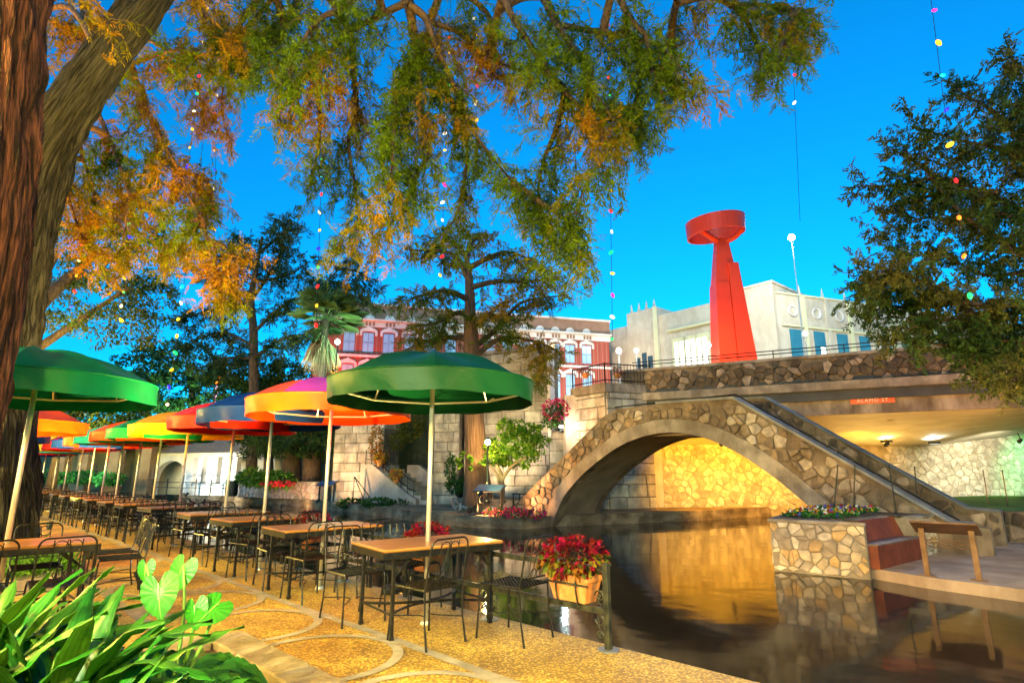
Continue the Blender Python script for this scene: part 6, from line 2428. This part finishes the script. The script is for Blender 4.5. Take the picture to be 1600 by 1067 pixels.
# ------------------------------------------------------------------ plain red steel sculpture
sx0 = at(1145, 560, 30)
scu = thing('red_sculpture', 'tall plain red steel monument with twin tapered legs and a round drum top', 'sculpture', (sx0.x, 30, 4.5))


def taper(u0a, u1a, u0b, u1b, z0, z1, d0, d1, y=0.0):
    v_ = [(u0a, y - d0, z0), (u1a, y - d0, z0), (u1a, y + d0, z0), (u0a, y + d0, z0), (u0b, y - d1, z1), (u1b, y - d1, z1), (u1b, y + d1, z1), (u0b, y + d1, z1)]
    return MB().add(v_, [(3, 2, 1, 0), (4, 5, 6, 7), (0, 1, 5, 4), (1, 2, 6, 5), (2, 3, 7, 6), (3, 0, 4, 7)])


taper(-1.05, 0.02, -0.75, -0.03, 0, 6.9, 0.75, 0.5).build('leg', sculpt_red, scu)
taper(0.06, 1.25, 0.0, 0.55, 0, 8.0, 0.75, 0.5).build('leg', sculpt_red, scu)
taper(-0.72, 0.5, -0.4, 0.2, 6.9, 9.5, 0.44, 0.25).build('stem', sculpt_red, scu)
nA = 40
vs, fs = [], []
for i in range(nA):
    a = 2 * math.pi * i / nA
    for rr, z in ((1.55, 9.75), (1.6, 10.65), (1.53, 10.65), (1.48, 9.75)):
        vs.append((-0.35 + rr * math.cos(a), rr * math.sin(a), z + 0.16 * math.cos(a) + 0.12 * math.sin(a)))
for i in range(nA):
    j = (i + 1) % nA
    for q in range(4):
        fs.append((i * 4 + q, j * 4 + q, j * 4 + (q + 1) % 4, i * 4 + (q + 1) % 4))
MB().add(vs, fs).build('drum', sculpt_red, scu, smooth=False)
for a in (-0.5, math.pi + 0.5):
    MB().tube(catmull([(-0.1, 0, 9.3), (-0.1 + 0.7 * math.cos(a), 0.7 * math.sin(a), 9.5), (-0.35 + 1.42 * math.cos(a), 1.42 * math.sin(a), 9.9)], 5), 0.16, 8).build('arm', sculpt_red, scu, smooth=True)
for z in (2.3, 4.6):
    taper(-1.06 + 0.043 * z, 0.03, -1.06 + 0.043 * (z + 0.05), 0.03, z, z + 0.04, 0.765 - 0.036 * z, 0.765 - 0.036 * z).build('seam', sculpt_red, scu)

# ------------------------------------------------------------------ strings of coloured bulbs
BC = {'r': (0.9, 0.006, 0.01), 'g': (0.0, 0.6, 0.12), 'b': (0.012, 0.012, 0.9), 'y': (1.0, 0.5, 0.02), 'w': (1.0, 0.85, 0.5), 'm': (0.9, 0.008, 0.22), 'c': (0.0, 0.6, 0.5), 'o': (0.9, 0.16, 0.005)}
_b = {}


def bulb_mesh(c):
    if c not in _b:
        mb_ = MB().lathe([(0.001, -0.055), (0.018, -0.045), (0.03, -0.015), (0.026, 0.015), (0.014, 0.035), (0.001, 0.036)], 8)
        me_ = bpy.data.meshes.new('bulb')
        me_.from_pydata(mb_.v, [], mb_.f)
        me_.materials.append(glow('bulb ' + c, BC[c], 0.62 if c in 'wy' else 1.0))
        me_.polygons.foreach_set('use_smooth', [True] * len(me_.polygons))
        _b[c] = me_
    return _b[c]


def strand(label, p0, p1, seq, scale=1.0, top=2.0):
    p0, p1 = Vector(p0), Vector(p1)
    t_ = thing('light_strand', label, 'string lights', p1, group='hanging strands of coloured bulbs')
    up = (p0 - p1)
    MB().tube([up + up.normalized() * top, up * 0.5, (0, 0, 0)], 0.004 * scale, 4).build('wire', iron, t_)
    n_ = len(seq)
    for i, ch in enumerate(seq):
        if ch == '.':
            continue
        o_ = link_child('bulb', bulb_mesh(ch), t_)
        o_.location = up * (1 - i / max(1, n_ - 1)) + Vector((rng.uniform(-.02, .02), -0.02, 0))
        o_.scale = [scale * 0.75 * rng.uniform(0.8, 1.25)] * 3
        o_.rotation_euler = (rng.uniform(-.8, .8), rng.uniform(-1.2, 1.2), 0)


strand('coloured bulb strand before the centre canopy, just left of the cypress top', at(702, 60, 11.5), at(689, 430, 11.5), 'ryggrwwygmwwbry', 1.3)
strand('coloured bulb strand right of the canopy hub with a magenta bulb', at(742, 30, 9), at(745, 245, 9), 'wyrgmwybg', 1.2)
strand('coloured bulb strand hanging down to the fan palm', at(508, 120, 12.5), at(494, 508, 12.5), 'yybrwgcrwybgryr', 1.5)
strand('coloured bulb strand hanging between brick and white buildings', at(950, 12, 13.5), at(957, 530, 13.5), 'yryyrgyrygyrwgymwg', 1.6)
strand('nearly dark bulb strand above the tall street lamp', at(1240, 118, 15.5), at(1250, 345, 15.5), 'rw....', 1.7)
strand('large bulb strand hanging in front of the live oak', at(1457, 18, 8.5), at(1513, 462, 8.5), 'mycbyroog', 1.5)
strand('coloured bulb strand in the rusty canopy by the sky gap', at(325, 15, 9.5), at(290, 290, 9.5), 'yywbrgwyybg', 1.0)
strand('coloured bulb strand at the outer edge of the rusty canopy', at(338, 150, 10.5), at(335, 390, 10.5), 'wrcybwryr', 1.1)
strand('coloured bulb strand deep in the rusty canopy', at(205, 330, 10), at(190, 500, 10), 'ygbwrygwy', 1.1)
strand('coloured bulb strand falling from the canopy tip past the far trees', at(300, 350, 11.5), at(262, 632, 11.5), 'gbyrcwyygybw', 1.3)
strand('coloured bulb strand over the yellow-green tree', at(130, 360, 10.5), at(115, 480, 10.5), 'brwyrb', 1.1)

# ================================================================== LAMPS (with their light)
AMBER = (1.0, 0.68, 0.10)
WARM = (1.0, 0.68, 0.30)
for i, (s, n, st_) in enumerate(((-0.6, -1.9, 520), (4.2, -2.3, 460), (9.5, -2.4, 520), (15.5, -2.4, 640), (22.5, -2.4, 700), (30, -2.2, 700))):
    lantern('assumed_terrace_lamp', '%s assumed unseen terrace lamp post with amber globe on the restaurant side' % ORD[i], UN(s, n), 3.3, AMBER, st_ * 2.2, 0.17)  # unseen lamp posts, assumed from the golden light on the terrace
lantern('assumed_terrace_lamp', 'assumed unseen terrace lamp post with amber globe behind the camera near the water', UN(-3.0, 2.6), 3.4, AMBER, 900, 0.17)  # unseen lamp post assumed behind the camera to light the near paving
# street lamps and lanterns that show in the photograph
lantern('street_lamp', 'bright white globe lamp on the street beside the pier railing', Vector((*at(967, 550, 30).xy, 4.5)), at(967, 550, 30).z - 4.5, (1, 0.95, 0.82), 900, 0.12, material=mast_m)
lantern('street_lamp', 'green tinted globe lamp behind the pier railing', Vector((*at(994, 549, 34).xy, 4.5)), at(994, 549, 34).z - 4.5, (0.35, 1.0, 0.62), 150, 0.11, material=mast_m)
lantern('street_lamp', 'warm globe lamp in front of the red monument', Vector((*at(1107, 541, 27).xy, 4.5)), at(1107, 541, 27).z - 4.5, (1, 0.72, 0.42), 420, 0.11, material=mast_m)
lantern('street_lamp', 'yellowish globe lamp at the foot of the tall mast', Vector((*at(1258, 523, 29).xy, 4.5)), at(1258, 523, 29).z - 4.5, (1, 1.0, 0.6), 420, 0.11, material=mast_m)
lantern('mast_light', 'tall mast light with brilliant white head above the white building', Vector((*at(1256, 540, 38).xy, 4.5)), at(1252, 375, 38).z - 4.5, (1, 0.98, 0.9), 1100, 0.22, material=mast_m)
lantern('street_lamp', 'green tinted globe lamp beside the fan palm', Vector((*at(527, 540, 29.5).xy, 0.5)), at(527, 536, 29.5).z - 0.5, (0.25, 1.0, 0.6), 300, 0.12)
lantern('garden_lamp', 'small warm lamp glowing between cypress trunk and lit citrus tree', Vector((*at(762, 700, 19.6).xy, 0.42)), at(760, 692, 19.6).z - 0.42, (1, 0.68, 0.22), 330, 0.085)
lantern('garden_lamp', 'small white lamp under the bougainvillea on the terrace wall', at(877, 672, 22.3) - Vector((0, 0, 0.1)), 0.22, (0.8, 1, 0.95), 160, 0.07)

def sl(lb, loc, tgt, col, e, ang=70, sc_=1.0):
    return spot('floodlight', lb, loc, tgt, col, e, ang, scale=sc_)  # those labelled assumed are unseen fixtures inferred from lit surfaces


# unseen uplights, assumed from the light in the canopy trees
sl('assumed amber uplight at the foot of the red trunk', UN(5.4, -0.1, 0.2), at(-5, 150, 4.2), (1, 0.42, 0.22), 189, 60)
sl('assumed amber uplight aimed into the rusty canopy', UN(8.7, 2.6, 0.15), at(220, 200, 9), (1, 0.72, 0.12), 873, 80)
sl('second assumed amber uplight aimed into the rusty canopy', UN(12.2, 2.2, 0.15), at(180, 400, 12), (1, 0.78, 0.12), 1584, 90)
sl('assumed amber uplight aimed into the hanging centre canopy', UN(6.4, 2.2, 0.15), at(560, 150, 7.5), (1, 0.80, 0.22), 1482, 90)
sl('assumed amber uplight at the railing end aimed at the canopy tips', UN(1.2, 3.7, 0.15), at(880, 130, 7.8), (1, 0.70, 0.2), 1008, 85)
sl('assumed cool uplight grazing the grey trunk', UN(9.0, 2.2, 0.15), at(80, 350, 7.9), (0.8, 0.9, 1.0), 122, 50)
sl('assumed uplight below the live oak crown', Vector((9.5, 8.4, 0.1)), at(1470, 420, 10.8), (1, 0.66, 0.25), 877, 90)
# unseen garden light assumed from the brightly lit foreground leaves
sl('assumed unseen white garden light over the foreground leaves', (-2.6, -0.6, 2.4), at(220, 980, 3.3), (0.95, 1.0, 0.55), 1055, 70)
# canal wall floods
for i, u in enumerate((3.4, 6.6, 9.4)):
    sl('golden floodlight %s under the street bridge' % ('near the pier', 'in the middle', 'farthest in')[i], GW(u, 2.35, 3.1), GW(u + 0.2, 0.95, 0), (1, 0.47, 0.012), (520, 430, 240)[i], 115)
sl('assumed white floodlight washing the pale canal wall', GW(14.6, 2.5, 3.0), GW(15.5, 1.3, 0), (1, 0.92, 0.68), 277, 95)  # unseen fixture assumed for the white light on this wall
sl('assumed green floodlight at the end of the pale canal wall', GW(18.4, 2.4, 2.6), GW(18.2, 1.4, 0), (0.2, 1.0, 0.42), 259, 80)  # unseen fixture assumed for the green tint at the wall end
# bridge and bank; most fixtures are unseen and assumed
lantern('promenade_fill_lamp', 'added unseen amber globe lamp post lighting the promenade and bench', UN(-3.2, 12.6, -0.1), 3.2, AMBER, 330, 0.15)  # unseen lamp added to light promenade, bench, sign and oak
sl('assumed orange light on the far quay grazing the footbridge stair', UN(14.6, 12.7, 0.2), UN(10.0, 14.2, 1.8), (1, 0.46, 0.15), 585, 90)
sl('assumed warm light on the planter front', UN(6.2, 4.22, 0.05), UN(3.7, 10.9, 0.3), (1, 0.45, 0.1), 546, 45)
sl('assumed warm wash light on the limestone wall', LW(1.2, 0.25, 2.2), LW(1.6, 2.0, 0), (1, 0.62, 0.3), 296, 110)
sl('assumed warm wash light on the right limestone block', LW(9.0, 0.6, 2.0), LW(8.8, 3.5, 0), (1, 0.75, 0.45), 270, 120)
sl('assumed orange light on the abutment pier', (1.9, 20.9, 1.9), (2.9, 22.4, 3.6), (1, 0.45, 0.15), 252, 90)
sl('turquoise light inside the stair arch', LW(4.6, 3.4, -1.9), LW(5.4, 3.0, -3.0), (0.2, 1.0, 0.85), 252, 140)
sl('assumed yellow light at the stair foot', LW(5.9, 1.2, -0.3), LW(4.6, 0.8, 0), (1, 0.72, 0.12), 90, 120)
sl('white light inside the pavilion arch', PV(1.4, 2.2, -1.5), PV(1.4, 0.5, -2.9), (0.75, 0.95, 1.0), 420, 150)
sl('white light before the pavilion columns', PV(5.4, 0.25, 2.2), PV(5.2, 1.6, 0), (1, 0.98, 0.78), 360, 120)
sl('red light on the corner of the brick building', BW(3.6, 6.0, 3.0), BW(3.4, 11, 0), (1, 0.06, 0.03), 1575, 90, 2)
sl('assumed warm wash light on the brick front', BW(22, 5.2, 9.0), BW(22, 11.5, 0), (1, 0.72, 0.55), 2808, 100, 2)  # unseen wash lamps assumed for the lit building fronts and monument
sl('assumed warm wash light on the white building', WL(9, 5.0, 12), WL(12, 12, 0), (1, 0.74, 0.45), 1856, 110, 2)
sl('assumed warm wash light on the front of the white building', WR(9, 5.0, 10), WR(9, 12, 0), (1, 0.76, 0.45), 1580, 120, 2)
sl('assumed red-white floodlight at the monument foot', (sx0.x - 1.5, 25.0, 4.7), (sx0.x, 30, 10), (1, 0.62, 0.3), 627, 80, 2)
sl('assumed pale uplight on the fan palm', at(500, 640, 28.5), cpt, (0.8, 1.0, 0.8), 900, 80)  # unseen lamps assumed for the lit palm, trees, hedge and planter
sl('assumed green uplight on the far cypress crown', (-1.0, 19.2, 0.6), at(735, 470, 20.8), (1, 0.8, 0.25), 3060, 75)
sl('assumed warm uplight on the lit citrus tree', at(752, 770, 18.4), at(805, 695, 19.8), (0.9, 1.0, 0.35), 126, 90)
sl('assumed cool light on the colonnade hedge', at(150, 735, 32), at(120, 750, 35), (0.6, 1.0, 0.75), 100, 140)
sl('assumed warm light along the curved planter', at(440, 790, 27.5), at(440, 770, 30.5), (1, 0.62, 0.3), 168, 130)

# neon sign shaped like a long neck, far behind the red umbrella
nb_ = at(333, 640, 43)
nsg = thing('neon_sign', 'tall thin neon sign with pink shaft and orange head behind the red umbrella', 'sign', (nb_.x, 43, 0.0))
MB().tube([(0, 0.1, 0), (0, 0.1, nb_.z)], 0.12, 8).build('post', lamp_metal, nsg)
MB().box((0.05, 0, nb_.z + 0.9), (0.24, 0.14, 1.9), Matrix.Rotation(R(5), 3, 'Y'), 0.04).build('shaft', glow('pink neon', (0.9, 0.25, 0.5), 0.5), nsg)
MB().box((0.17, 0, nb_.z + 2.35), (0.42, 0.16, 1.0), Matrix.Rotation(R(5), 3, 'Y'), 0.1).build('head', glow('orange neon', (1.0, 0.22, 0.01), 0.8), nsg)
for k in range(6):
    MB().ball((0.17 + (-0.27 if k % 2 else 0.27), 0, nb_.z + 2.0 + 0.28 * (k // 2)), 0.07, 8, 5).build('peg', glow('yellow neon', (1.0, 0.6, 0.05), 0.8), nsg)
vs_ = thing('vertical_sign', 'glowing yellow vertical sign on the corner of the brick building', 'sign', BW(1.8, 7.6, 0.5))
mb = MB()
slab(mb, BW, 1.55, 2.05, 7.6, 10.2, 0.35, 0.6)
mb.build('sign_box', glow('yellow sign box', (1.0, 0.5, 0.06), 1.2), vs_, world=True)
mb = MB()
slab(mb, BW, 1.75, 1.85, 7.8, 10.0, -0.1, 0.34)
mb.build('bracket', lamp_metal, vs_, world=True)
sl('assumed yellow uplight into the dense tree at the terrace', UN(19.0, 2.5, 0.15), at(150, 430, 18.5), (1, 0.85, 0.25), 2400, 90)  # unseen uplight assumed for the bright terrace tree
sl('added amber uplight on the canal walk brightening the bridge ceiling', GW(10.0, 0.15, 1.2), GW(11, 3.0, 3.5), (1, 0.6, 0.15), 260, 140)  # uplight added to brighten the soffit beyond its bounced light
sl('assumed orange flood on the lawn aimed at the street bridge front', (12.6, 14.2, 0.62), SB(7.5, 4.2, 0), (1, 0.46, 0.13), 520, 100)  # unseen flood assumed for the orange-lit bridge front
sl('assumed green-white light in the trees behind the blue umbrella', at(395, 690, 33.5), at(400, 560, 37), (0.75, 1.0, 0.4), 1900, 120)  # unseen lamps assumed here and below for the brightly lit background trees
sl('assumed green light behind the red umbrella', at(300, 690, 37), at(300, 570, 40), (0.4, 1.0, 0.55), 2200, 120)
sl('assumed yellow light in the low tree behind the trunk', at(110, 710, 27.5), at(110, 645, 30), (1.0, 0.9, 0.25), 900, 130)
sl('assumed teal light beyond the end of the umbrella row', at(215, 700, 41), at(215, 600, 44), (0.35, 1.0, 0.7), 1500, 120)
bo = thing('boulder', 'pinkish boulder tip rising from the water at the terrace edge', 'rock', UN(1.50, 4.72, -0.35))
pts_ = MB().ball((0, 0, 0), 0.3, 18, 10, 0.7)
pts_.v = [tuple(Vector(v_) * (1 + 0.25 * mnoise.noise(Vector(v_) * 5))) for v_ in pts_.v]
pts_.build('rock_body', mat('pink boulder', (0.32, 0.22, 0.16), (0.46, 0.34, 0.26), 6, 0.8, 0.5, 25), bo, smooth=True)
t = thing('strap_leaf_plant', 'clump of strap leaves lowest in the corner of the bed', 'plant', (-1.8, 2.55, 0.05))
for k in range(34):
    az = 2 * math.pi * k / 34 + rng.uniform(-.3, .3)
    blade(t, (-1.8 + 0.1 * math.cos(az), 2.55 + 0.1 * math.sin(az), 0.05), az, rng.uniform(0.45, 0.75), rng.uniform(0.03, 0.05), R(rng.uniform(60, 86)), R(rng.uniform(50, 130)), strap_m, rng.uniform(-.6, .6))
